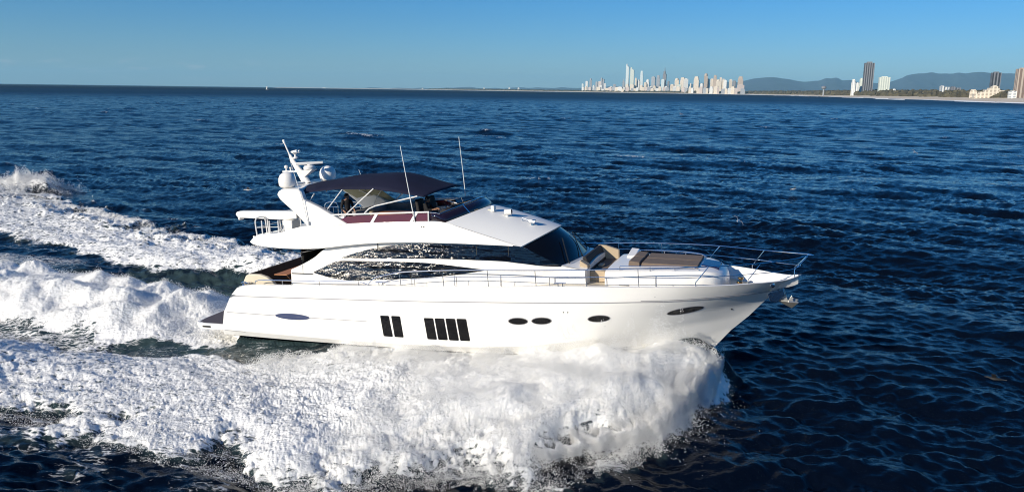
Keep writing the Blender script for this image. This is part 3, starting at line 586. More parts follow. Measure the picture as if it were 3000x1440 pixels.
# ------------------------------------------------------------------ sea
def fft_tile(N, L, lo, hi, rms, wind_deg, spread, seed, power=4.0, chop=True):
    g = np.random.default_rng(seed)
    k = 2 * np.pi * np.fft.fftfreq(N, L / N); kx, ky = np.meshgrid(k, k, indexing='ij'); kk = np.hypot(kx, ky); kk[0, 0] = 1e-6
    lam = 2 * np.pi / kk; w = np.radians(wind_deg)
    ct = (kx * np.cos(w) + ky * np.sin(w)) / kk
    amp = kk ** (-power / 2) * np.exp(-(lo / lam) ** 4) * np.exp(-(lam / hi) ** 4) * (np.abs(ct) ** spread + .05)
    sp = amp * (g.normal(size=(N, N)) + 1j * g.normal(size=(N, N))); sp[0, 0] = 0
    h = np.fft.ifft2(sp); s = rms / h.real.std()
    dx = np.fft.ifft2(-1j * sp * kx / kk).real * s; dy = np.fft.ifft2(-1j * sp * ky / kk).real * s
    return h.real * s, dx, dy
def samp(T, L, x, y):       # periodic bilinear lookup
    N = T.shape[0]; u = (x / L * N) % N; v = (y / L * N) % N
    i = u.astype(np.int64) % N; j = v.astype(np.int64) % N; fu = u - np.floor(u); fv = v - np.floor(v); i1 = (i + 1) % N; j1 = (j + 1) % N
    return (T[i, j] * (1 - fu) + T[i1, j] * fu) * (1 - fv) + (T[i, j1] * (1 - fu) + T[i1, j1] * fu) * fv
def noise_tile(N, L, lam, seed, octaves=1.6):
    g = np.random.default_rng(seed); k = 2 * np.pi * np.fft.fftfreq(N, L / N); kx, ky = np.meshgrid(k, k, indexing='ij'); kk = np.hypot(kx, ky); kk[0, 0] = 1e-6
    amp = np.where(kk > 2 * np.pi / lam, (kk * lam / (2 * np.pi)) ** (-octaves), (kk * lam / (2 * np.pi)) ** 2)
    h = np.fft.ifft2(amp * (g.normal(size=(N, N)) + 1j * g.normal(size=(N, N)))).real
    return h / h.std()
WIND = 70.0
TA = fft_tile(512, 180.0, 7.0, 40.0, 0.19, WIND, 4.0, 1)
TB = fft_tile(512, 61.0, 2.0, 11.0, 0.118, WIND - 10, 2.6, 2, 3.6)
TC = fft_tile(512, 19.0, 0.35, 2.4, 0.052, WIND + 14, 1.2, 3, 3.0)
N1 = noise_tile(512, 47.0, 4.2, 21, 2.7); N2 = noise_tile(512, 13.7, 0.9, 22, 2.4); N3 = noise_tile(512, 5.1, 0.28, 23, 1.9); N4 = noise_tile(512, 90.0, 12.0, 24)
def sstep(a, b, x): t = np.clip((x - a) / (b - a), 0, 1); return t * t * (3 - 2 * t)
def wake(x, y):
    """height, foam cover and churn (0..1) of the wake at world x, y"""
    bx, by = to_boat(x, y)
    bx = bx + .5 * samp(N1, 47.0, x, y); s = np.abs(by); port = by > 0
    def f(t): t = sorted(t); return np.interp(bx, [a for a, b in t], [b for a, b in t])
    wob = .75 * samp(N1, 47.0, x + 9, y) + .22 * samp(N2, 13.7, x, y)
    w = f([(-75, 38), (-52, 30), (-37, 24), (-26, 20), (-18, 16.6), (-11, 14.6), (-5, 13.0), (0, 12.6), (3, 13.2), (7.5, 13.0), (8.5, 12.0), (10.5, 13.2), (13, 12.4), (15, 10.4), (17.4, 10.2), (19, 9.2), (20.5, 7.9), (22, 6.6), (22.8, 4.6), (23.25, 1.2), (23.4, -1)]) + wob * np.clip(f([(23.4, .05), (22, .3), (20, .4), (14, .6), (10, 1.0), (-60, 2.2)]), 0, 3)
    i_s = f([(-60, 22), (-30, 7.5), (-14, 3.4), (-9.7, 3.8), (-5.5, 4.3), (0, 4.1), (3.5, 3.8), (5.9, 3.2), (7.4, 2.4), (8.5, 1.5), (24, 0)])
    i_p = f([(-60, 24), (-40, 15.5), (-31, 11.6), (-27, 11.0), (-18, 7.9), (-12, 6.7), (-8, 8.6), (-3, 7.6), (3, 4.6), (7, 2.8), (8.5, 1.5), (24, 0)])
    w = w + f([(-20, .9), (12, .9), (15, .5), (20, .3), (22, 0)])
    inn = np.where(port, i_p, i_s) + wob * .4 * sstep(13, 8, bx)
    band = sstep(-.45, .7, w - s) * sstep(-.3, .9, s - inn)
    strength = f([(-75, .4), (-40, .60), (-20, .66), (-4, .70), (6, .76), (11, .84), (15, .95), (24, 1.0)])
    rag = np.clip(.30 * samp(N2, 13.7, x * 1.4, y * 1.4) + .16 * samp(N3, 5.1, x, y), -.5, .5)
    band = np.where(bx > 12, sstep(-.8, 2.0, w - s + rag) * sstep(-.3, .9, s - inn), sstep(-.9, 2.3, w - s) * sstep(-.3, .9, s - inn))
    foam = band * strength * np.where(bx > 19, sstep(.35, -.35, bx - (23.25 - .2 * s) + .6 * rag), 1)
    lace = sstep(2.6, -.2, s - w) * sstep(0, .5, s - w + .6) * f([(-60, .35), (0, .50), (12, .42), (15, .22), (18, .1), (23.4, 0)])
    foam = np.maximum(foam, lace * (bx < 23.4))
    # bow wave: a wall of water leaning outwards from the stem, flattening as it runs aft
    pk = f([(23.3, .7), (22, 2.3), (20, 3.9), (17, 5.2), (13, 6.6), (8, 8.4), (0, 9.6), (-12, 11), (-30, 17), (-60, 30)]); pk = np.minimum(pk, np.maximum(w - 1.2, .1))
    hp = f([(23.4, .5), (23.2, 1.5), (22.4, 1.75), (20.5, 1.65), (18, 1.4), (15, 1.0), (11, .62), (6, .42), (0, .34), (-15, .42), (-40, .5), (-70, .2)])
    hh = f([(23.4, .5), (23.2, 1.85), (22.4, 1.85), (20, 1.46), (18, 1.2), (16, 1.02), (14, .84), (12.5, .66), (11, .5), (9, .28), (7.4, .08), (4, -.12), (0, -.22), (-6, -.3), (-14, -.28), (-40, 0)])
    up = np.clip((s - inn) / np.maximum(pk - inn, .3), 0, 1); dn = np.clip((w + .3 - s) / np.maximum(w - pk, .4), 0, 1)
    bow = np.where(s < pk, hh + (hp - hh) * np.sin(up * np.pi / 2), hp * np.sin(dn * np.pi / 2) ** np.interp(bx, [12, 19], [2.0, 1.25]))
    bow = np.where(s < inn, hh, bow) * sstep(.15, 1.7, w + .3 - s) * sstep(.1, -1.9, bx - (23.4 - .2 * s))
    # stern wake: churned mound that rises behind the transom
    c = f([(-80, 9), (-40, 6), (-14, 3.6), (-4, 3.9), (1.6, 2.75), (2, 2.75)]); cy = f([(-40, .5), (-14, .7), (-4, .2), (1.6, 0)])
    r = np.abs(by - cy) / c; behind = sstep(2.0, 1.0, bx)
    hc = f([(-80, .05), (-45, .3), (-28, .6), (-18, .8), (-12, .95), (-7, .98), (-4, .75), (-1.5, .25), (0, -.1), (2, -.2)])
    mound = hc * np.clip(1 - r ** 2.4, 0, 1)
    trough = f([(-50, 0), (-25, -.2), (-12, -.38), (-3, -.38), (1, -.25), (6, 0)]) * np.exp(-((r - 1.45) / .5) ** 2)
    cf = sstep(1.12, .82, r + .10 * wob) * behind * f([(-80, .35), (-45, .6), (-25, .78), (-12, .95), (2, 1.0)])
    splash = 1.6 * np.exp(-((bx + 50.5) / 3.6) ** 2 - ((by - 30.5) / 2.6) ** 2)
    crest2 = .4 * np.exp(-((s - (w - 2.2)) / 1.6) ** 2) * f([(-75, .4), (-20, 1), (0, .5), (10, 0)]) * (bx < 10)
    h = bow + (mound * (1 + .22 * samp(N1, 47.0, x * 1.4, y * 1.4)) + trough) * behind + splash + crest2
    foam = np.maximum(foam, cf); foam = np.maximum(foam, .97 * np.exp(-((bx + 51) / 4.5) ** 2 - ((by - 30.3) / 3.2) ** 2))
    streak = .50 * sstep(-.5, -4.5, bx) * (s < inn + .6) * sstep(9.5, 7.0, s) * np.where(port, sstep(-9, -22, bx), 1)
    foam = np.maximum(foam, streak); foam = np.maximum(foam, .36 * (s < inn + .5) * (s > 2.3) * sstep(-5, -2, bx) * sstep(8.5, 6, bx) * ~port)
    aer = np.clip(np.maximum(band, sstep(1.6, .9, r) * behind) * f([(-60, .4), (-10, .9), (24, 1)]), 0, 1)
    aer = np.maximum(aer, .75 * (s < inn) * (bx < 8) * (bx > -14) * (s > 2))
    mist = band * sstep(11.5, 16.5, bx + wob) * sstep(.8, 4.2, w - s + .5 * wob)
    return h, foam, aer, mist
def sea(x, y, rad):
    fb = 1 - sstep(450, 1500, rad); fc = 1 - sstep(90, 260, rad); fa = 1 - sstep(1600, 3600, rad)
    a = [samp(t, 180.0, x, y) * fa for t in TA]; b = [samp(t, 61.0, x, y) * fb for t in TB]; c = samp(TC[0], 19.0, x, y) * fc
    near = rad < 130; z = a[0] + b[0] + c
    h = np.zeros_like(x); fo = np.zeros_like(x); ae = np.zeros_like(x); mi = np.zeros_like(x)
    h[near], fo[near], ae[near], mi[near] = wake(x[near], y[near])
    calm = 1 - .75 * np.clip(fo, 0, 1); gust = .88 + .22 * np.clip(samp(N4, 90.0, x * .35, y * .35), -1.6, 1.6)
    x2 = x + (.85 * a[1] + 1.0 * b[1]) * calm; y2 = y + (.85 * a[2] + 1.0 * b[2]) * calm
    z = z * calm * gust
    n2 = samp(N2, 13.7, x, y); n3 = samp(N3, 5.1, x, y)
    churn = np.clip(fo * 1.25 - .1, 0, 1)
    boil = .018 * (1 - np.abs(np.clip(samp(N1, 47.0, x * 2.1, y * 2.1), -2, 2))) + .016 * (.9 - np.abs(np.clip(n2, -2.2, 2.2))) + .020 * (.9 - np.abs(np.clip(n3, -2.2, 2.2)))
    boil = boil * (1.15 - .85 * mi)
    scale = 1 + .35 * np.clip(h, 0, 1.6)
    z = z + h + churn * boil * scale + churn * np.clip(h, 0, 2) * .075 * samp(N1, 47.0, x * 1.5 + 3, y * 1.5)
    # odd small whitecaps on open water
    wc = (rad > 70) * sstep(3.3, 4.0, (a[0] / .19 + b[0] / .118) * .9 + .45 * samp(N2, 13.7, x, y)) * (rad < 900) * .5
    fo = np.maximum(fo, wc)
    ro = .05 + .11 * (1 - fc) + .26 * (1 - fb) + .12 * (1 - fa)
    return x2, y2, z, fo, ae, ro, mi
# a polar sheet round the point below the camera, finest where the photograph looks, out to the horizon
ang = np.concatenate([np.arange(-41, 41, .066), np.arange(41, 180, 1.2), np.arange(180, 205, .4), np.arange(205, 246, .13), np.arange(246, 262, .4), np.arange(262, 319, 1.5)])
rr = [3.0]
while rr[-1] < 60000:
    r_ = rr[-1]; rr.append(r_ * (1.0 + (.06 if r_ < 14 else .0031 if r_ < 75 else .0058 if r_ < 2500 else .07)))
rr = np.array(rr)
A, RR = np.meshgrid(np.radians(ang), rr); X = RR * np.sin(A); Yw = RR * np.cos(A)
shp = X.shape; xf, yf, zf, fo, ae, ro, mi = sea(X.ravel(), Yw.ravel(), RR.ravel())
nr, nc = shp
def big_mesh(name, co, quads, material):
    me = bpy.data.meshes.new(name); k = quads.shape[1]
    me.vertices.add(len(co)); me.vertices.foreach_set('co', co.astype(np.float32).ravel())
    me.loops.add(quads.size); me.loops.foreach_set('vertex_index', quads.astype(np.int32).ravel())
    me.polygons.add(len(quads)); me.polygons.foreach_set('loop_start', np.arange(0, quads.size, k, dtype=np.int32)); me.polygons.foreach_set('loop_total', np.full(len(quads), k, np.int32))
    me.update(calc_edges=True); me.validate()
    o = bpy.data.objects.new(name, me); COL.objects.link(o); me.materials.append(material); return o
idx = np.arange(nr * nc).reshape(nr, nc); nx = np.roll(idx, -1, axis=1)
quads = np.stack([idx[:-1], idx[1:], nx[1:], nx[:-1]], axis=-1).reshape(-1, 4)
wm = bpy.data.materials.new('sea_water'); wm.use_nodes = True; nt = wm.node_tree; L = nt.links; pb = nt.nodes['Principled BSDF']
def nd(t, **kw):
    n = nt.nodes.new(t)
    for k, v in kw.items(): setattr(n, k, v)
    return n
def math_(op, a, b=None, clamp=False):
    n = nd('ShaderNodeMath', operation=op, use_clamp=clamp)
    for i, v in enumerate((a, b)):
        if v is None: continue
        if isinstance(v, (int, float)): n.inputs[i].default_value = v
        else: L.new(v, n.inputs[i])
    return n.outputs[0]
tc = nd('ShaderNodeTexCoord'); P = tc.outputs['Object']
fa_ = nd('ShaderNodeAttribute', attribute_name='foam').outputs['Fac']; aa_ = nd('ShaderNodeAttribute', attribute_name='aerated').outputs['Fac']
def noise(scale, detail, rough=.6, dist=0., vec=P):
    n = nd('ShaderNodeTexNoise'); n.inputs['Scale'].default_value = scale; n.inputs['Detail'].default_value = detail; n.inputs['Roughness'].default_value = rough; n.inputs['Distortion'].default_value = dist
    L.new(vec, n.inputs['Vector']); return n.outputs[0]
mp = nd('ShaderNodeMapping'); mp.inputs['Rotation'].default_value = (0, 0, YAW); mp.inputs['Scale'].default_value = (.55, 1.35, 1); L.new(P, mp.inputs[0]); PS = mp.outputs[0]
n1 = noise(1.6, 9, .68, .6, PS); n2 = noise(7.5, 6, .7, .4, PS)
vo = nd('ShaderNodeTexVoronoi', feature='DISTANCE_TO_EDGE'); vo.inputs['Scale'].default_value = 3.2
wv = nd('ShaderNodeVectorMath', operation='ADD'); L.new(PS, wv.inputs[0])
nv = nd('ShaderNodeTexNoise'); nv.inputs['Scale'].default_value = 1.7; nv.inputs['Detail'].default_value = 5; L.new(PS, nv.inputs['Vector']); L.new(nv.outputs['Color'], wv.inputs[1]); L.new(wv.outputs[0], vo.inputs['Vector'])
lace = math_('SUBTRACT', .30, math_('MULTIPLY', vo.outputs['Distance'], 1.7))
tex = math_('ADD', math_('MULTIPLY', n1, .55), math_('ADD', math_('MULTIPLY', n2, .45), math_('MULTIPLY', lace, .5)))
mi_ = nd('ShaderNodeAttribute', attribute_name='mist').outputs['Fac']; sharp = math_('SUBTRACT', 1.0, math_('MULTIPLY', mi_, .6))
mr = nd('ShaderNodeMapRange', interpolation_type='SMOOTHSTEP')
thr = math_('SUBTRACT', 1.0, math_('MULTIPLY', fa_, .92)); L.new(tex, mr.inputs['Value'])
L.new(math_('SUBTRACT', thr, .07), mr.inputs['From Min']); L.new(math_('ADD', thr, .17), mr.inputs['From Max'])
ff = math_('MULTIPLY', mr.outputs[0], math_('MULTIPLY', fa_, 14, True), True)
# water body colour: deep navy, greener where air is mixed in
mixw = nd('ShaderNodeMix', data_type='RGBA'); mixw.inputs[6].default_value = (.0014, .0032, .0085, 1); mixw.inputs[7].default_value = (.12, .20, .195, 1)
L.new(math_('MULTIPLY', aa_, math_('MULTIPLY', n1, .62), True), mixw.inputs[0])
mixf = nd('ShaderNodeMix', data_type='RGBA'); L.new(ff, mixf.inputs[0]); L.new(mixw.outputs[2], mixf.inputs[6]); mixf.inputs[7].default_value = (.88, .88, .855, 1)
L.new(mixf.outputs[2], pb.inputs['Base Color'])
L.new(math_('ADD', nd('ShaderNodeAttribute', attribute_name='chop').outputs['Fac'], math_('MULTIPLY', ff, .6), True), pb.inputs['Roughness']); pb.inputs['IOR'].default_value = 1.333
L.new(math_('SUBTRACT', .28, math_('MULTIPLY', ff, .2)), pb.inputs['Specular IOR Level'])
b0 = nd('ShaderNodeBump'); b0.inputs['Distance'].default_value = .45; b0.inputs['Strength'].default_value = .5; L.new(noise(.22, 4, .6), b0.inputs['Height'])
bn = noise(1.1, 3, .55); bn2 = noise(5.0, 4, .6); bf = noise(7.0, 7, .72, .8)
b1 = nd('ShaderNodeBump'); b1.inputs['Distance'].default_value = .16; b1.inputs['Strength'].default_value = .55; L.new(bn, b1.inputs['Height']); L.new(b0.outputs[0], b1.inputs['Normal'])
b2 = nd('ShaderNodeBump'); b2.inputs['Distance'].default_value = .05; b2.inputs['Strength'].default_value = .6; L.new(bn2, b2.inputs['Height']); L.new(b1.outputs[0], b2.inputs['Normal'])
b3 = nd('ShaderNodeBump'); b3.inputs['Distance'].default_value = .045; L.new(math_('MULTIPLY', math_('MULTIPLY', ff, .95), sharp), b3.inputs['Strength']); L.new(math_('ADD', bf, math_('MULTIPLY', tex, 1.2)), b3.inputs['Height']); L.new(b2.outputs[0], b3.inputs['Normal'])
L.new(b3.outputs[0], pb.inputs['Normal'])
water = big_mesh('sea', np.stack([xf, yf, zf], 1), quads, wm); tag(water, None, None, kind='structure')
for nm, arr in (('foam', fo), ('aerated', ae), ('chop', ro), ('mist', mi)):
    at = water.data.attributes.new(nm, 'FLOAT', 'POINT'); at.data.foreach_set('value', arr.astype(np.float32))
water.data.polygons.foreach_set('use_smooth', np.ones(len(quads), bool))
# ------------------------------------------------------------------ flying spray: countless separate droplets
TET = np.array([(0, 0, 1.2), (.95, 0, -.35), (-.5, .85, -.35), (-.5, -.85, -.35)]); TF = np.array([(0, 1, 2), (0, 2, 3), (0, 3, 1), (1, 3, 2)])
sprm = mat('spray_droplets', (.90, .90, .88), .6)
def droplets(name, P_, size):
    n = len(P_); q = rng.normal(size=(n, 4)); q /= np.linalg.norm(q, axis=1)[:, None]; w_, x_, y_, z_ = q.T
    Rm = np.stack([1 - 2 * (y_**2 + z_**2), 2 * (x_ * y_ - z_ * w_), 2 * (x_ * z_ + y_ * w_), 2 * (x_ * y_ + z_ * w_), 1 - 2 * (x_**2 + z_**2), 2 * (y_ * z_ - x_ * w_), 2 * (x_ * z_ - y_ * w_), 2 * (y_ * z_ + x_ * w_), 1 - 2 * (x_**2 + y_**2)], 1).reshape(n, 3, 3)
    V = np.einsum('nij,kj->nki', Rm, TET) * size[:, None, None] + P_[:, None, :]
    F_ = (np.arange(n)[:, None, None] * 4 + TF[None]).reshape(-1, 3)
    o = big_mesh(name, V.reshape(-1, 3), F_, sprm); tag(o, None, None, kind='stuff'); return o
def ground(bx, by):
    x, y = to_world(bx, by); x2, y2, z, f_, a_, r_, m_ = sea(x, y, np.hypot(x, y)); return x2, y2, z, f_
def lump(bx, by, sc=1.0): x, y = to_world(bx, by); return samp(N1, 47.0, x * 1.3 * sc, y * 1.3 * sc), samp(N2, 13.7, x, y)
def scatter(n, bx, by, hgt, smin=.006, smax=.017, keep=None):
    x, y, z, f_ = ground(bx, by); l1, l2 = lump(bx, by)
    hz = np.minimum(rng.exponential(1.0, n), 2.0) * hgt * np.clip(.55 + .5 * l1 + .35 * l2, .05, 3)
    s_ = np.exp(rng.uniform(np.log(smin), np.log(smax), n)); k = f_ > .12
    if keep is not None: k = k & keep
    return np.stack([x, y, z + hz], 1)[k], s_[k]
ps = []
# bow sheet
n = 260000; t = rng.beta(1.0, 1.3, n); bx = 23.25 - 11.5 * t
wo = np.interp(bx, [11, 13, 15, 17.4, 19, 20.5, 22, 22.8, 23.3], [12.6, 12.2, 10.6, 10.0, 9.0, 7.9, 6.6, 4.6, 1.4])
u = rng.beta(1.25, 1.15, n); by = -(np.interp(bx, [11, 16, 20, 22, 23.3], [3, 2.6, 1.6, .8, .1]) + u * (wo + .5 - .5))
ps.append(scatter(n, bx, by, np.interp(bx, [11, 15, 19, 22, 23.3], [.12, .26, .46, .55, .35]) * (.4 + .9 * np.sin(np.pi * np.clip(u, 0, 1)))))
n = 40000; ps.append(scatter(n, bx[:n], -by[:n], .18 * np.ones(n)))
# ragged leading edge thrown ahead and outwards
n = 110000; u = rng.uniform(0, 1, n); ex = np.interp(u, [0, .25, .5, .75, 1], [23.1, 22.6, 22.0, 20.4, 18.6]); ey = np.interp(u, [0, .25, .5, .75, 1], [.8, 4.0, 6.4, 7.8, 9.4])
off = rng.exponential(.24, n) - .55; nx_, ny_ = .75, .66; l1, l2 = lump(ex, -ey); off = off * np.clip(.8 + .6 * l2, .2, 2.2)
bx2, by2 = ex + off * nx_, -(ey + off * ny_); x, y = to_world(bx2, by2); zz = np.interp(u, [0, .2, .6, 1], [1.15, 1.1, .5, .2]) * rng.uniform(.0, 1.25, n) * np.exp(-np.clip(off, 0, 9) * .8) + .05
ps.append((np.stack([x, y, zz], 1), np.exp(rng.uniform(np.log(.006), np.log(.021), n))))
n = 90000; u = rng.uniform(0, 1, n); ex = np.interp(u, [0, .2, .45, .7, 1], [23.15, 22.75, 22.2, 21.4, 19.9]); ey = np.interp(u, [0, .2, .45, .7, 1], [.35, 2.0, 4.2, 6.2, 7.8])
bk = rng.exponential(.55, n) - .18; x, y = to_world(ex - bk * .9, -(ey - bk * .3)); l2 = samp(N2, 13.7, x, y); l1 = samp(N1, 47.0, x * 2, y * 2)
zz = np.interp(u, [0, .2, .5, .8, 1], [1.35, 1.45, 1.15, .7, .35]) * np.clip(.75 + .22 * l2 + .15 * l1, .2, 1.4) * rng.beta(1.6, 1.1, n) + .05
ps.append((np.stack([x, y, zz], 1), np.exp(rng.uniform(np.log(.006), np.log(.019), n))))
# outer fringe of the breaking foam and its top, further aft
n = 26000; bx = rng.uniform(-6, 19, n); wo = np.interp(bx, [-6, 0, 7.5, 10.5, 13, 15, 17.4, 19], [13, 12.6, 13, 13.2, 12.4, 10.6, 10, 9.2]); by = -(wo - rng.exponential(1.6, n) + .6)
ps.append(scatter(n, bx, by, .09 * np.ones(n), .006, .016))
n = 60000; bx = rng.uniform(5, 15, n); by = -np.interp(bx, [5, 8, 12, 15], [4.0, 3.2, 3.0, 2.8]) - rng.exponential(.9, n); ps.append(scatter(n, bx, by, .16 * np.ones(n), .006, .015))
Pb = np.concatenate([p for p, s_ in ps]); Sb = np.concatenate([s_ for p, s_ in ps]); droplets('bow_spray', Pb, Sb)
ps = []
n = 70000; bx = rng.uniform(-20, 1.2, n); by = rng.uniform(-1, 1, n) * np.interp(bx, [-20, -4, 1.5], [4.2, 3.4, 2.6]) + .4; ps.append(scatter(n, bx, by, .10 * np.interp(bx, [-20, -12, -4, 1], [.6, 1.1, 1.1, .5]), .008, .022))
n = 30000; bx = rng.normal(-50.5, 2.6, n); by = rng.normal(30.8, 2.0, n); ps.append(scatter(n, bx, by, .32 * np.ones(n), .015, .045))
n = 40000; bx = rng.uniform(-50, -8, n); by = np.interp(bx, [-50, -37, -26, -18, -8], [29, 24, 20, 16.6, 14]) - rng.exponential(1.2, n); ps.append(scatter(n, bx, by, .06 * np.ones(n), .012, .03))
Pb = np.concatenate([p for p, s_ in ps]); Sb = np.concatenate([s_ for p, s_ in ps]); droplets('wake_spray', Pb, Sb)

# ------------------------------------------------------------------ coast, city, ranges
CR = cam.matrix_world.to_3x3()
def at(u, v, yd):       # a far point seen at photo pixel (u, v), yd metres ahead
    d = CR @ Vector(((u - 1500) / 2336, -(v - 720) / 2336, -1)); k = yd / d.y
    return Vector((d.x * k, yd, CAM_H + d.z * k))
def cmat(name, col, **k): return mat(name, col, k.pop('rough', .8), **k)
shore = smooth_curve([(700, -1500), (760, 0), (963, 1500), (1240, 2600), (1540, 4000), (1930, 6000), (1900, 7600), (1300, 8900), (500, 9800), (-600, 11500), (-2200, 14500), (-5200, 17500)], 160)
sx_ = np.array(shore); tn = np.gradient(sx_, axis=0); tn /= np.linalg.norm(tn, axis=1)[:, None]; inl = np.stack([tn[:, 1], -tn[:, 0]], 1)
def strip(offs, name, m, kind, jit=0.0):
    rows = []
    for k, (o, z) in enumerate(offs):
        rows.append([(p[0] + n_[0] * (o + jit * math.sin(i * 1.7 + k) * (i % 3)), p[1] + n_[1] * (o + jit * math.sin(i * 1.7 + k) * (i % 3)), z) for i, (p, n_) in enumerate(zip(sx_, inl))])
    o = MB().grid(rows).build(name, m, None, smooth=True); return tag(o, None, None, kind=kind)
strip([(-14, -.4), (0, .15), (40, 3), (125, 9.0)], 'beach', cmat('beach_sand', (.62, .53, .40), var=.1, vscale=.01), 'structure')
strip([(123, 8.8), (240, 10), (700, 8), (2500, 9), (9000, 10)], 'coastal_plain', cmat('coastal_ground', (.075, .068, .038), var=.4, vscale=.006), 'structure')
# breaking surf along the sand
sf = MB()
for line, (off, w_) in enumerate(((-26, 16), (-75, 12), (-130, 8))):
    i = 0
    while i < len(sx_) - 3:
        k = 1 if line else 2; ln = rng.integers(1, 4)
        if rng.random() < (.85, .5, .3)[line]:
            a = [(sx_[j] + inl[j] * (off + 8 * math.sin(j * 2.1 + line))) for j in range(i, min(i + ln + 1, len(sx_)))]
            f_ = [.2 + .8 * math.sin(math.pi * (q + .3) / (len(a) - .4)) for q in range(len(a))]
            sf.grid([[(p[0], p[1], .25) for p in a], [(p[0] + inl[i + q][0] * w_ * .4 * f_[q], p[1] + inl[i + q][1] * w_ * .4 * f_[q], 1.3) for q, p in enumerate(a)], [(p[0] + inl[i + q][0] * w_ * f_[q], p[1] + inl[i + q][1] * w_ * f_[q], .3) for q, p in enumerate(a)]])
        i += ln + (0 if not line else int(rng.integers(0, 3)))
tag(sf.build('surf', cmat('surf_foam', (.8, .82, .82)), None, smooth=True), None, None, kind='stuff')
# coastal scrub: a mass of leafy clumps that nobody could count
def scrub():
    vs, fs = [], []; th = np.linspace(0, 2 * np.pi, 8)[:-1]
    N = 5200; ii = np.concatenate([rng.integers(26, 80, N * 3 // 5), rng.integers(70, 118, N - N * 3 // 5)])
    for i in ii:
        off = 112 + rng.exponential(170); p = sx_[i] + (sx_[i + 1] - sx_[i]) * rng.random() + inl[i] * off
        d = float(np.hypot(*p)); top = np.interp(d, [1500, 2500, 4000, 7000, 10000], [18, 24, 31, 31, 20]) * np.clip(.45 + off / 260, 0, 1.15); r0 = rng.uniform(6, 15) * (1 + d / 9000); c = len(vs)
        hgt = top * rng.uniform(.55, 1.0)
        for lv, (rr_, zz) in enumerate(((.7, -.1), (1.0, .35), (.85, .65), (.5, .88))):
            for t in th: q = rr_ * r0 * rng.uniform(.7, 1.25); vs.append((p[0] + q * math.cos(t), p[1] + q * math.sin(t), 4 + hgt * (zz + rng.uniform(-.09, .09))))
        vs.append((p[0], p[1], 4 + hgt))
        for lv in range(3): fs += [(c + lv * 7 + j, c + lv * 7 + (j + 1) % 7, c + lv * 7 + 7 + (j + 1) % 7, c + lv * 7 + 7 + j) for j in range(7)]
        fs += [(c + 21 + j, c + 21 + (j + 1) % 7, c + 28) for j in range(7)]
    o = MB().add(vs, fs).build('coastal_scrub', cmat('scrub_leaves', (.070, .060, .032), var=.55, vscale=.03), None)
    return tag(o, None, None, kind='stuff')
scrub()
# ranges on the horizon
def ridge(name, prof, yd, depth, m, seed):
    g = np.random.default_rng(seed); us = np.arange(prof[0][0], prof[-1][0], 6.0); rows = [[] for _ in range(9)]
    base = np.interp(us, [p[0] for p in prof], [p[1] for p in prof]); nz = sum(g.normal(0, 1) * a * np.sin(us / s_ + g.uniform(0, 6)) for a, s_ in ((1.2, 23), (.7, 11), (.5, 6), (.4, 15)))
    for q in range(9):
        f = q / 6 if q <= 6 else 1 - (q - 6) * .45; d = yd - depth * (1 - q / 6) if q <= 6 else yd + depth * .5 * (q - 6)
        jit = np.cumsum(g.normal(0, .05, len(us)))
        for j, u in enumerate(us):
            top = at(u, base[j] + nz[j] * .5, yd); s_ = max(0.0, f ** 1.15 + (.10 * math.sin(u / 31 + q) + .05 * math.sin(u / 9 + 2 * q)) * f * (1 - f) * 4 * .9) if q < 6 else f
            rows[q].append((top.x * d / yd, d, max(-2, top.z * s_)))
    o = MB().grid(rows).build(name, m, None, smooth=True); return tag(o, None, None, kind='structure')
hillm = cmat('hazy_forest_hills', (.045, .065, .095), var=.25, vscale=.002)  # forested ranges, with the blue of distance haze put into their base colour
zp7 = lambda L_: [(2400 + a / 4.293, 160 + b / 4.293) for a, b in L_]
ridge('mountain_range', [(2050, 262)] + zp7([(-1200, 380), (-800, 300), (-600, 285), (-400, 305), (-200, 345), (0, 330), (80, 297), (150, 300), (210, 285), (250, 300), (285, 326), (390, 318), (470, 345), (620, 350), (800, 365), (920, 335), (1050, 292), (1110, 262), (1180, 248), (1330, 234), (1420, 222), (1520, 240), (1680, 240), (1760, 229), (1850, 240), (1990, 217), (2080, 220), (2200, 236), (2500, 242), (2800, 236), (3300, 260)]), 26000, 6000, hillm, 5)
ridge('distant_hills', [(840, 262), (870, 258.5), (900, 260), (980, 260), (1060, 258), (1120, 257.5), (1200, 258.5), (1260, 259), (1350, 256), (1400, 257), (1470, 259), (1530, 257), (1580, 256.5), (1660, 258), (1720, 256), (1800, 254), (1900, 250), (2000, 246), (2100, 243), (2210, 236)], 30000, 3000, hillm, 6)
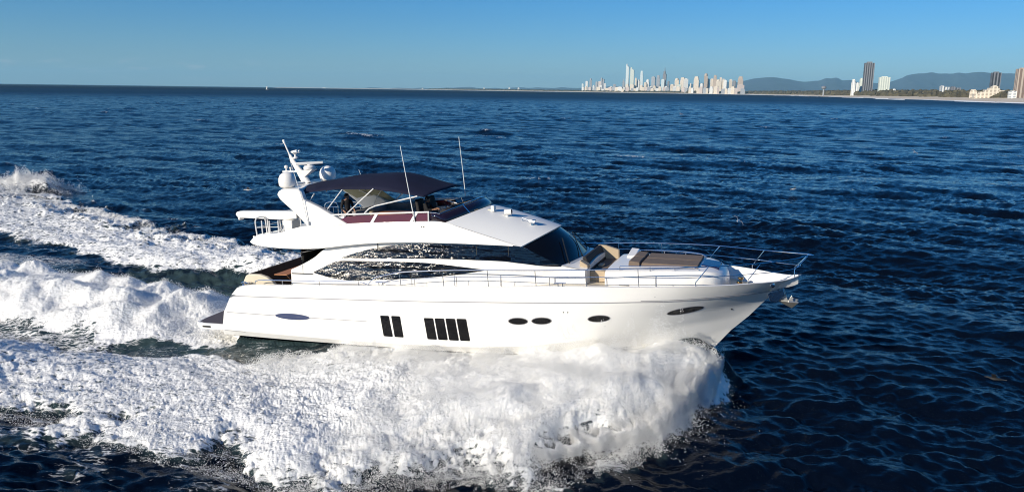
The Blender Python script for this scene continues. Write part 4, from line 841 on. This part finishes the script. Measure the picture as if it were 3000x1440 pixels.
# towers
facades = {}
def facade(name, wall, glass, cell=(9, 9, 4.2), band='grid'):
    if name in facades: return facades[name]
    m = bpy.data.materials.new(name); m.use_nodes = True; t = m.node_tree; b = t.nodes['Principled BSDF']; b.inputs['Roughness'].default_value = .55
    tc_ = t.nodes.new('ShaderNodeTexCoord'); sp_ = t.nodes.new('ShaderNodeSeparateXYZ'); t.links.new(tc_.outputs['Object'], sp_.inputs[0])
    def frac(o, s_):
        d = t.nodes.new('ShaderNodeMath'); d.operation = 'DIVIDE'; d.inputs[1].default_value = s_; t.links.new(o, d.inputs[0]); f = t.nodes.new('ShaderNodeMath'); f.operation = 'FRACT'; t.links.new(d.outputs[0], f.inputs[0]); return f.outputs[0]
    def gt(o, v):
        d = t.nodes.new('ShaderNodeMath'); d.operation = 'GREATER_THAN'; d.inputs[1].default_value = v; t.links.new(o, d.inputs[0]); return d.outputs[0]
    ad = t.nodes.new('ShaderNodeMath'); ad.operation = 'ADD'; t.links.new(sp_.outputs[0], ad.inputs[0]); t.links.new(sp_.outputs[1], ad.inputs[1])
    h_ = gt(frac(ad.outputs[0], cell[0]), .42); v_ = gt(frac(sp_.outputs[2], cell[2]), .45)
    mu = t.nodes.new('ShaderNodeMath'); mu.operation = 'MULTIPLY'; t.links.new(h_, mu.inputs[0])
    if band == 'vertical': mu.inputs[1].default_value = 1.0
    else: t.links.new(v_, mu.inputs[1])
    mx = t.nodes.new('ShaderNodeMix'); mx.data_type = 'RGBA'; mx.inputs[6].default_value = (*wall, 1); mx.inputs[7].default_value = (*glass, 1); t.links.new(mu.outputs[0], mx.inputs[0]); t.links.new(mx.outputs[2], b.inputs['Base Color'])
    facades[name] = m; return m
W = {'white': ((.70, .70, .66), (.22, .26, .30)), 'cream': ((.68, .61, .50), (.28, .24, .19)), 'tan': ((.46, .39, .32), (.20, .15, .12)), 'pink': ((.58, .51, .46), (.22, .17, .17)), 'grey': ((.34, .36, .38), (.10, .12, .15)), 'dark': ((.20, .21, .23), (.035, .04, .05)), 'teal': ((.62, .70, .70), (.14, .20, .23)), 'green': ((.62, .66, .58), (.24, .30, .28))}
def tower(zx, base_v, x0, x1, yt_, yd, col, label, crown='flat', scale=4.293, group='towers of the far skyline', cat='tower block', stripes=False, dark_side=True, base=None):
    ox, oy = zx; u0, u1 = ox + x0 / scale, ox + x1 / scale; vt = oy + yt_ / scale
    a = at(u0, vt, yd); b = at(u1, vt, yd); cx_, w_ = (a.x + b.x) / 2, (b.x - a.x); top = a.z; h = top - 2
    root = bpy.data.objects.new('tower_block' if cat == 'tower block' else cat.replace(' ', '_'), None); COL.objects.link(root); root.location = (cx_, yd, 2); root.rotation_euler = (0, 0, R(-28 + (int(x0) * 7) % 17))
    tag(root, label, cat, group)
    wall, gl = W[col]; fm = facade(f'{col}_facade' + ('_striped' if stripes else ''), wall, gl, (max(9, 9), 9, 3.6), 'vertical' if stripes else 'grid')
    s_ = w_ / 1.30; dp = min(s_ * .8, 60); hw, hd = s_ / 2, dp / 2
    B_ = MB()
    if crown == 'flat': B_.box(-hw, hw, -hd, hd, 0, h * .965); C_ = MB().box(-hw * .55, hw * .5, -hd * .6, hd * .6, h * .965, h)
    elif crown == 'step': B_.box(-hw, hw, -hd, hd, 0, h * .80).box(-hw * .9, hw * .8, -hd * .9, hd * .9, h * .80, h * .92); C_ = MB().box(-hw * .7, hw * .6, -hd * .7, hd * .7, h * .92, h)
    elif crown == 'dome': B_.box(-hw, hw, -hd, hd, 0, h * .86); C_ = MB().lathe([(hw * .95, h * .86), (hw * .9, h * .93), (hw * .7, h * .975), (hw * .2, h)], (0, 0, 0), 10)
    elif crown == 'spire': B_.box(-hw, hw, -hd, hd, 0, h * .74).box(-hw * .7, hw * .5, -hd * .7, hd * .7, h * .74, h * .84); C_ = MB().tube([(0, 0, h * .84), (0, 0, h)], hw * .30, 8, hw * .10)
    elif crown == 'slope': B_.hexa([(-hw, -hd, 0), (hw, -hd, 0), (hw, hd, 0), (-hw, hd, 0), (-hw, -hd, h), (hw, -hd, h * .90), (hw, hd, h * .90), (-hw, hd, h)]); C_ = MB().box(-hw * .8, -hw * .2, -hd * .5, hd * .5, h * .97, h * 1.01)
    elif crown == 'twin': B_.box(-hw, -hw * .12, -hd, hd, 0, h).box(hw * .12, hw, -hd, hd, 0, h * .93).box(-hw * .12, hw * .12, -hd * .6, hd * .6, 0, h * .8); C_ = MB().box(-hw * .8, -hw * .3, -hd * .5, hd * .5, h, h * 1.02)
    B_.build('wall', fm, root); C_.build('roof', cmat(f'{col}_roof', tuple(c * .9 for c in wall)) if f'{col}_roof' not in bpy.data.materials else bpy.data.materials[f'{col}_roof'], root)
    return root
Z6, Z7 = (1650, 160), (2400, 160)
city = [
 (232, 262, 365, 'teal', 'flat', 'pale tower at the far left end of the skyline'), (280, 318, 332, 'white', 'flat', 'white square topped tower second from the skyline\'s left end'), (330, 368, 300, 'grey', 'dome', 'grey round topped tower third from the left end of the skyline'),
 (368, 402, 385, 'white', 'step', 'low pale block right of the grey round topped tower'), (404, 440, 340, 'grey', 'flat', 'hazy grey tower left of the tan block with pointed neighbour'), (440, 506, 335, 'pink', 'flat', 'wide dusty pink block in the skyline\'s left cluster'), (470, 524, 295, 'grey', 'twin', 'grey twin peaked tower rising behind the dusty pink block'),
 (450, 498, 385, 'white', 'flat', 'low white block in front of the dusty pink block'), (512, 542, 360, 'white', 'flat', 'slim white tower right of the twin peaked grey one'), (585, 628, 400, 'white', 'step', 'low white stepped block in the gap left of the tallest pair'), (626, 668, 370, 'grey', 'flat', 'grey low tower alone in the gap left of the tallest pair'),
 (668, 735, 408, 'cream', 'flat', 'low cream block right of the lone grey low tower'), (745, 780, 290, 'grey', 'spire', 'grey tower with white spire just left of the tallest tower'), (790, 838, 122, 'teal', 'slope', 'tallest tower of the skyline, slim and pale with sloping top'), (842, 902, 165, 'green', 'slope', 'second tallest tower, pale green, beside the tallest one'),
 (740, 785, 408, 'white', 'flat', 'low white block at the foot of the spired grey tower'), (780, 832, 370, 'cream', 'step', 'cream block at the foot of the tallest tower'), (836, 900, 375, 'cream', 'flat', 'broad cream block at the foot of the second tallest tower'), (902, 930, 292, 'cream', 'flat', 'narrow cream tower right of the second tallest tower'), (926, 970, 312, 'white', 'dome', 'round topped white tower left of the slim grey white tower'),
 (968, 1014, 205, 'teal', 'step', 'slim grey white tower, third tallest, between low cream blocks'), (962, 1006, 385, 'cream', 'flat', 'low cream block at the foot of the slim third tallest tower'), (1014, 1056, 345, 'cream', 'dome', 'cream round topped block right of the slim third tallest tower'), (1042, 1090, 312, 'white', 'step', 'white stepped tower left of the wide grey slab'), (1108, 1168, 275, 'grey', 'flat', 'wide flat topped grey slab in mid skyline'),
 (1086, 1120, 395, 'white', 'flat', 'low white block at the left foot of the wide grey slab'), (1126, 1172, 390, 'cream', 'step', 'low cream stepped block in front of the wide grey slab'), (1172, 1226, 260, 'grey', 'step', 'grey stepped tower right of the wide grey slab'), (1230, 1282, 310, 'teal', 'flat', 'pale teal tower left of the dark spired tower'), (1256, 1308, 160, 'dark', 'spire', 'dark tower with tall spire, right of mid skyline'), (1280, 1314, 395, 'white', 'flat', 'low white block at the foot of the dark spired tower'), (1310, 1340, 332, 'dark', 'flat', 'small dark tower right of the dark spired tower'),
 (1340, 1402, 372, 'cream', 'step', 'low cream stepped block left of the eastern cluster'), (1400, 1466, 295, 'cream', 'dome', 'cream round topped tower at the left of the eastern cluster'), (1420, 1492, 375, 'green', 'flat', 'pale green low block in front of the cream round topped tower'), (1470, 1546, 288, 'cream', 'step', 'cream stepped tower in the left pair of the eastern cluster'), (1508, 1582, 300, 'white', 'flat', 'broad white tower closing the left pair of the eastern cluster'), (1594, 1614, 360, 'cream', 'flat', 'thin low cream tower in a gap of the eastern cluster'),
 (1640, 1722, 275, 'cream', 'step', 'big cream stepped tower right of the gap in the eastern cluster'), (1722, 1764, 362, 'white', 'flat', 'low white block left of the tan domed tower'), (1770, 1828, 235, 'tan', 'dome', 'tan domed tower, highest of the eastern cluster'), (1774, 1850, 300, 'pink', 'flat', 'pinkish block in front of the tan domed tower'), (1848, 1896, 302, 'cream', 'flat', 'cream flat topped tower right of the pinkish block'), (1886, 1944, 258, 'tan', 'step', 'tan stepped tower with dark side, right of the domed tower'),
 (1920, 1990, 312, 'cream', 'dome', 'round topped cream tower in front of the tan stepped tower'), (1962, 2036, 290, 'cream', 'twin', 'cream twin topped tower in the right of the eastern cluster'), (2016, 2066, 318, 'white', 'flat', 'white tower right of the cream twin topped tower'), (2086, 2132, 310, 'cream', 'flat', 'cream tower standing left of the dark slab at the city\'s right end'), (2128, 2178, 325, 'dark', 'flat', 'dark slab near the right end of the city'), (2192, 2278, 275, 'tan', 'step', 'tan stepped tower at the right end of the city'), (2178, 2290, 378, 'pink', 'flat', 'broad pinkish block at the foot of the city\'s right end')]
for k, (x0, x1, yt_, col, crown, lab) in enumerate(city):
    yd = np.interp(x0, [230, 700, 1300, 2290], [9900, 9400, 8800, 7250]) + (0 if yt_ > 350 else 160) + (k % 3) * 40
    tower(Z6, 0, x0, x1, yt_, yd, col, lab, crown)
for k in range(44):
    x0 = 236 + k * 46 + int(rng.integers(-14, 14)); w_ = int(rng.integers(34, 74))
    tower(Z6, 0, x0, x0 + w_, 398 + int(rng.integers(0, 34)), np.interp(x0, [230, 700, 1300, 2290], [9700, 9250, 8680, 7080]), ('white', 'cream', 'pink', 'grey', 'cream')[k % 5], 'low block along the waterfront at the foot of the skyline towers', ('flat', 'step')[k % 2], group='low waterfront blocks of the city')
g2 = 'buildings behind the scrub to the right of the city'
tower(Z7, 0, 408, 468, 310, 3900, 'white', 'low white block with dark dome left of the tall striped tower', 'step', group=g2); tower(Z7, 0, 462, 508, 352, 3880, 'white', 'small white block between stepped white block and pale tower', 'flat', group=g2); tower(Z7, 0, 508, 562, 295, 3960, 'green', 'pale green block against the left side of the tall striped tower', 'flat', group=g2)
tower(Z7, 0, 560, 712, 90, 3800, 'dark', 'tall dark tower with pale vertical stripes, alone above the beach', 'flat', group=g2, stripes=True); tower(Z7, 0, 742, 906, 275, 3600, 'green', 'broad pale green tower right of the tall striped tower', 'flat', group=g2)
tower(Z7, 0, 926, 964, 430, 3500, 'white', 'tiny white house in the scrub right of the broad green tower', 'flat', group=g2); tower(Z7, 0, 1512, 1642, 395, 2700, 'white', 'low white striped block with blue panels in the scrub', 'twin', group=g2, stripes=True); tower(Z7, 0, 1646, 1784, 405, 2720, 'dark', 'low dark grey block beside the white striped block', 'twin', group=g2)
tower(Z7, 0, 2166, 2294, 215, 2500, 'dark', 'dark striped tower behind the cream pyramid hotel', 'flat', group=g2, stripes=True); tower(Z7, 0, 2484, 2680, 165, 1950, 'tan', 'brown tower cut by the right edge of the photo', 'flat', group=g2, stripes=True)
hot = bpy.data.objects.new('stepped_hotel', None); COL.objects.link(hot); p0 = at(2400 + 2120 / 4.293, 270, 2100); hot.location = (p0.x, 2100, 2); hot.rotation_euler = (0, 0, R(-20)); tag(hot, 'low cream hotel stepped like a pyramid in front of the dark striped tower', 'hotel', g2)
hm = facade('cream_facade', *W['cream'], (9, 9, 3.6)); q = MB()
for w_, z0, z1, x_ in ((62, 0, 16, 0), (48, 16, 21, 6), (36, 21, 26, 10), (24, 26, 31, 13), (12, 31, 35, 14)): q.box(x_ - w_ / 1.9, x_ + w_ / 2.3, -16, 16, z0, z1)
q.build('wall', hm, hot); MB().hexa([(8, -5, 35), (20, -5, 35), (20, 5, 35), (8, 5, 35), (12, -1, 38), (16, -1, 38), (16, 1, 38), (12, 1, 38)]).build('roof', bpy.data.materials['cream_roof'], hot)
tower(Z7, 0, 1890, 1995, 440, 2200, 'cream', 'long low cream wing left of the pyramid hotel', 'step', group=g2); tower(Z7, 0, 2246, 2350, 452, 2050, 'cream', 'low cream wing right of the pyramid hotel', 'step', group=g2); tower(Z7, 0, 2376, 2490, 455, 1900, 'white', 'low white wing left of the brown tower at the edge', 'flat', group=g2)
wt = bpy.data.objects.new('water_tower', None); COL.objects.link(wt); p0 = at(2400 + 60 / 4.293, 252, 4300); wt.location = (p0.x, 4300, 2); tag(wt, 'small blue grey water tower in the scrub between city and striped tower', 'water tower'); hz_ = p0.z - 2
MB().lathe([(8, hz_ - 16), (12, hz_ - 12), (12, hz_ - 4), (6, hz_)], (0, 0, 0), 12).build('tank', bpy.data.materials['dark_roof'], wt); MB().tube([(0, 0, 0), (0, 0, hz_ - 14)], 4, 8).build('leg', bpy.data.materials['grey_roof'], wt)
# specks of buildings on the low far shore
for k, (u, w_, v) in enumerate(((1238, 4, 258), (1310, 5, 262), (1336, 4, 262), (1405, 5, 261), (1418, 5, 257), (1434, 9, 263), (1468, 4, 261), (1492, 5, 256), (1503, 9, 262), (1519, 5, 256.5), (1580, 14, 264), (1594, 8, 263), (950, 10, 258), (782, 5, 254))):
    a = at(u, v, 15200); hh_ = max(12, a.z - 2); ww = w_ / 2336 * 15200
    b = MB().box(-ww / 2, ww / 2, -15, 15, 0, hh_ * .9).box(-ww / 4, ww / 4, -10, 10, hh_ * .9, hh_); o = b.build('shore_building', bpy.data.materials['white_roof'], None); o.location = (a.x, 15200, 2)
    tag(o, 'tiny white building on the low far shore left of the skyline', 'building', 'specks of buildings on the far shore')

# ------------------------------------------------------------------ sail far out, people, seabirds
sb = bpy.data.objects.new('sailing_boat', None); COL.objects.link(sb); p0 = at(782, 255, 3600); sb.location = (p0.x, 3600, 0); tag(sb, 'tiny white sailing boat on the left horizon', 'sailing boat')
MB().grid([[(-6, 0, 1.3), (-6, -1.2, 1.2), (0, -1.9, 1.1), (6, 0, 1.6)], [(-5.4, 0, -.4), (-5.4, -.7, -.4), (0, -1.1, -.5), (5, 0, -.3)]]).mirror().build('hull', 'gel', sb)
MB().tube([(.8, 0, 1), (.8, 0, 15.5)], .12, 6).build('mast', 'steel', sb)
MB().grid([[(.6, .02, 2), (-1.5, -.5, 2), (-4.8, -.2, 2)], [(.7, .02, 8), (-.6, -.4, 8), (-2.4, -.2, 8)], [(.8, .02, 15), (.7, 0, 15), (.6, 0, 15)]]).build('sail', 'gel', sb, solid=.03)
def skin_mesh(name, V, E, m, parent=None, root=None, sub=2):
    keys = list(V); me = bpy.data.meshes.new(name); me.from_pydata([V[k][:3] for k in keys], [(keys.index(a), keys.index(b)) for a, b in E], []); me.update()
    o = bpy.data.objects.new(name, me); COL.objects.link(o); o.parent = parent
    md = o.modifiers.new('skin', 'SKIN'); md.use_smooth_shade = True
    for i, k in enumerate(keys):
        r = V[k][3]; rx, ry_ = (r if isinstance(r, tuple) else (r, r)); sv = me.skin_vertices[0].data[i]; sv.radius = (rx, ry_); sv.use_root = (k == root)
    o.modifiers.new('sub', 'SUBSURF').levels = sub; o.modifiers['sub'].render_levels = sub
    me.materials.append(M[m]); return o
def person(loc, rz, J, label, shirt, trousers, seated):
    """J: joint positions (x forward, y left, z up)"""
    V = {'pelvis': (*J['pelvis'], .105), 'waist': (*J['waist'], .11), 'chest': (*J['chest'], .135), 'collar': (*J['collar'], .085), 'neck': (*J['neck'], .052)}
    hx, hy, hz_ = J['head']; V.update({'jaw': (hx + .025, hy, hz_ - .075, .062), 'head': (hx, hy, hz_, .088), 'crown': (hx - .012, hy, hz_ + .07, .07), 'nose': (hx + .105, hy, hz_ - .02, .014), 'brow': (hx + .078, hy, hz_ + .0, .03)})
    E = [('pelvis', 'waist'), ('waist', 'chest'), ('chest', 'collar'), ('collar', 'neck'), ('neck', 'jaw'), ('jaw', 'head'), ('head', 'crown'), ('head', 'brow'), ('brow', 'nose')]
    for s, n in ((1, 'L'), (-1, 'R')):
        V['ear' + n] = (hx - .01, hy + s * .098, hz_ - .01, .02); E.append(('head', 'ear' + n))
        for k, r in (('shoulder', .062), ('elbow', .043), ('wrist', .03), ('hip', .088), ('knee', .058), ('ankle', .04), ('toe', .035)): V[k + n] = (*J[k + n], r)
        E += [('collar', 'shoulder' + n), ('shoulder' + n, 'elbow' + n), ('elbow' + n, 'wrist' + n), ('pelvis', 'hip' + n), ('hip' + n, 'knee' + n), ('knee' + n, 'ankle' + n), ('ankle' + n, 'toe' + n)]
        w_ = Vector(J['wrist' + n]); d = (w_ - Vector(J['elbow' + n])).normalized(); sd_ = d.cross(Vector((0, s, .2))).normalized(); V['palm' + n] = (*(w_ + d * .06), .03); E.append(('wrist' + n, 'palm' + n)); cu_ = Vector((0, -s, -.6)).normalized()
        for f, (o_, ln) in enumerate(((-.033, .062), (-.011, .074), (.011, .07), (.033, .055))):
            a = w_ + d * .095 + sd_ * o_; b = a + d * ln * .55 + cu_ * .008; c = b + d * ln * .3 + cu_ * .025
            for q, p in enumerate((a, b, c)): V[f'f{f}{q}{n}'] = (*p, .0095 - .001 * q)
            E += [('palm' + n, f'f{f}0{n}'), (f'f{f}0{n}', f'f{f}1{n}'), (f'f{f}1{n}', f'f{f}2{n}')]
        a = w_ + d * .04 - sd_ * .035; b = a + d * .04 - sd_ * .02
        V['t0' + n] = (*a, .011); V['t1' + n] = (*b, .009); E += [('wrist' + n, 't0' + n), ('t0' + n, 't1' + n)]
    body = skin_mesh('person', V, E, 'skin', None, 'pelvis'); body.matrix_world = BOAT @ Matrix.Translation(loc) @ Matrix.Rotation(rz, 4, 'Z'); tag(body, label, 'person', 'people on the flybridge')
    up = {k: (*V[k][:3], V[k][3] + .018) for k in ('pelvis', 'waist', 'chest', 'collar', 'shoulderL', 'elbowL', 'shoulderR', 'elbowR')}
    for n in 'LR':
        e, w_ = np.array(V['elbow' + n][:3]), np.array(V['wrist' + n][:3]); up['cuff' + n] = (*(e + (w_ - e) * .75), .046)
    skin_mesh('shirt', up, [('pelvis', 'waist'), ('waist', 'chest'), ('chest', 'collar'), ('collar', 'shoulderL'), ('shoulderL', 'elbowL'), ('collar', 'shoulderR'), ('shoulderR', 'elbowR'), ('elbowL', 'cuffL'), ('elbowR', 'cuffR')], shirt, body, 'pelvis')
    lo = {k: (*V[k][:3], V[k][3] + .02) for k in ('pelvis', 'hipL', 'kneeL', 'ankleL', 'hipR', 'kneeR', 'ankleR')}
    skin_mesh('trousers', lo, [('pelvis', 'hipL'), ('hipL', 'kneeL'), ('kneeL', 'ankleL'), ('pelvis', 'hipR'), ('hipR', 'kneeR'), ('kneeR', 'ankleR')], trousers, body, 'pelvis')
    MB().lathe([(.098, -.03), (.108, .03), (.10, .08), (.07, .125), (.02, .145)], (hx - .022, hy, hz_), 16).build('hair', 'hair', body, smooth=True)
    fm_ = MB()
    for s in (-1, 1): fm_.lathe([(.006, -.004), (.012, 0), (.006, .004)], (hx + .092, hy + s * .033, hz_ + .012), 8, 0)
    fm_.build('eyes', 'black', body); MB().box(hx + .082, hx + .092, hy - .025, hy + .025, hz_ - .072, hz_ - .064).build('mouth', 'brass', body)
    return body
stand = {'pelvis': (0, 0, .93), 'waist': (.01, 0, 1.08), 'chest': (.0, 0, 1.28), 'collar': (-.01, 0, 1.42), 'neck': (0, 0, 1.48), 'head': (.03, 0, 1.60)}
for s, n in ((1, 'L'), (-1, 'R')): stand.update({'shoulder' + n: (-.01, s * .19, 1.39), 'elbow' + n: (-.02, s * .27, 1.12), 'wrist' + n: (.20, s * .24, .98), 'hip' + n: (0, s * .095, .88), 'knee' + n: (.03, s * .11, .48), 'ankle' + n: (0, s * .11, .08), 'toe' + n: (.14, s * .13, .03)})
person((7.42, -1.05, 4.665), R(-35), stand, 'dark haired person in black standing aft of the table under the bimini', 'cloth_black', 'cloth_navy', False)
sit = {'pelvis': (0, 0, .10), 'waist': (-.02, 0, .24), 'chest': (.0, 0, .46), 'collar': (.02, 0, .60), 'neck': (.035, 0, .66), 'head': (.07, 0, .78)}
for s, n in ((1, 'L'), (-1, 'R')): sit.update({'shoulder' + n: (.02, s * .20, .57), 'elbow' + n: (.16, s * .27, .34), 'wrist' + n: (.40, s * .17, .36), 'hip' + n: (.05, s * .10, .09), 'knee' + n: (.46, s * .14, .09), 'ankle' + n: (.48, s * .13, -.34), 'toe' + n: (.62, s * .14, -.39)})
person((11.0, -.55, 5.32), 0, sit, 'person in black seated at the flybridge helm behind the dark screen', 'cloth_black', 'cloth_navy', True)
def bird(u, v, yd, span, rz, bank, dark, label, name='seabird'):
    p = at(u, v, yd); root = bpy.data.objects.new(name, None); COL.objects.link(root); root.location = p; root.rotation_euler = (R(bank), 0, R(rz)); tag(root, label, 'seabird', 'seabirds over the water')
    s = span; pl = 'black' if dark else 'gel'
    B_ = MB(); rows = []
    for x, r, z in ((-.36, .005, .0), (-.30, .03, 0), (-.15, .055, 0), (0, .07, -.01), (.12, .055, 0), (.2, .035, .02), (.27, .04, .03), (.32, .02, .025), (.38, .004, .015)): rows.append([(x * s, r * s * math.cos(t), z * s + r * s * math.sin(t)) for t in np.linspace(0, 2 * math.pi, 9)[:-1]])
    B_.grid(rows, close=True); B_.build('body', pl, root, smooth=True)
    for q in (-1, 1):
        MB().grid([[(.10 * s, q * .05 * s, .03 * s), (.14 * s, q * .22 * s, .13 * s), (.06 * s, q * .38 * s, .12 * s), (-.06 * s, q * .52 * s, .05 * s)], [(-.08 * s, q * .05 * s, .02 * s), (-.02 * s, q * .22 * s, .11 * s), (-.05 * s, q * .38 * s, .10 * s), (-.08 * s, q * .52 * s, .045 * s)]]).build('wing', pl if dark else 'greyline', root, solid=.012 * s)
    MB().hexa([(-.42 * s, -.07 * s, 0), (-.30 * s, -.03 * s, 0), (-.30 * s, .03 * s, 0), (-.42 * s, .07 * s, 0), (-.42 * s, -.07 * s, .01 * s), (-.30 * s, -.03 * s, .01 * s), (-.30 * s, .03 * s, .01 * s), (-.42 * s, .07 * s, .01 * s)]).build('tail', pl, root)
bird(2914, 1108, 26, .85, 150, 25, True, 'black seabird gliding low over dark water at the far right'); bird(2163, 646, 62, 1.0, 60, 40, False, 'white breasted seabird over the water above the bow rail'); bird(2325, 554, 90, 1.1, 20, -30, False, 'white seabird over a wave crest, above and right of the bow')
bird(728, 556, 75, 1.2, 200, 20, False, 'white seabird flying just aft of the satellite dome'); bird(2680, 446, 150, 1.3, 40, 35, False, 'far white seabird over the open water below the beach'); bird(2890, 520, 120, 1.2, 80, -25, False, 'white seabird near the right edge, mid water'); bird(1996, 335, 300, 2.0, 40, 20, False, 'tiny white seabird far off below the city')

# ------------------------------------------------------------------ the air between here and the ranges
hz = MB().box(-62000, 62000, -62000, 62000, -6, 1050); hm_ = bpy.data.materials.new('sea_air'); hm_.use_nodes = True
for n in list(hm_.node_tree.nodes):
    if n.type == 'BSDF_PRINCIPLED': hm_.node_tree.nodes.remove(n)
pv = hm_.node_tree.nodes.new('ShaderNodeVolumePrincipled'); pv.inputs['Color'].default_value = (.40, .80, 1.0, 1); pv.inputs['Density'].default_value = 2.4e-5; pv.inputs['Anisotropy'].default_value = 0.0
hm_.node_tree.links.new(pv.outputs[0], hm_.node_tree.nodes['Material Output'].inputs['Volume'])
haze = hz.build('haze', hm_, None); tag(haze, None, None, kind='stuff')
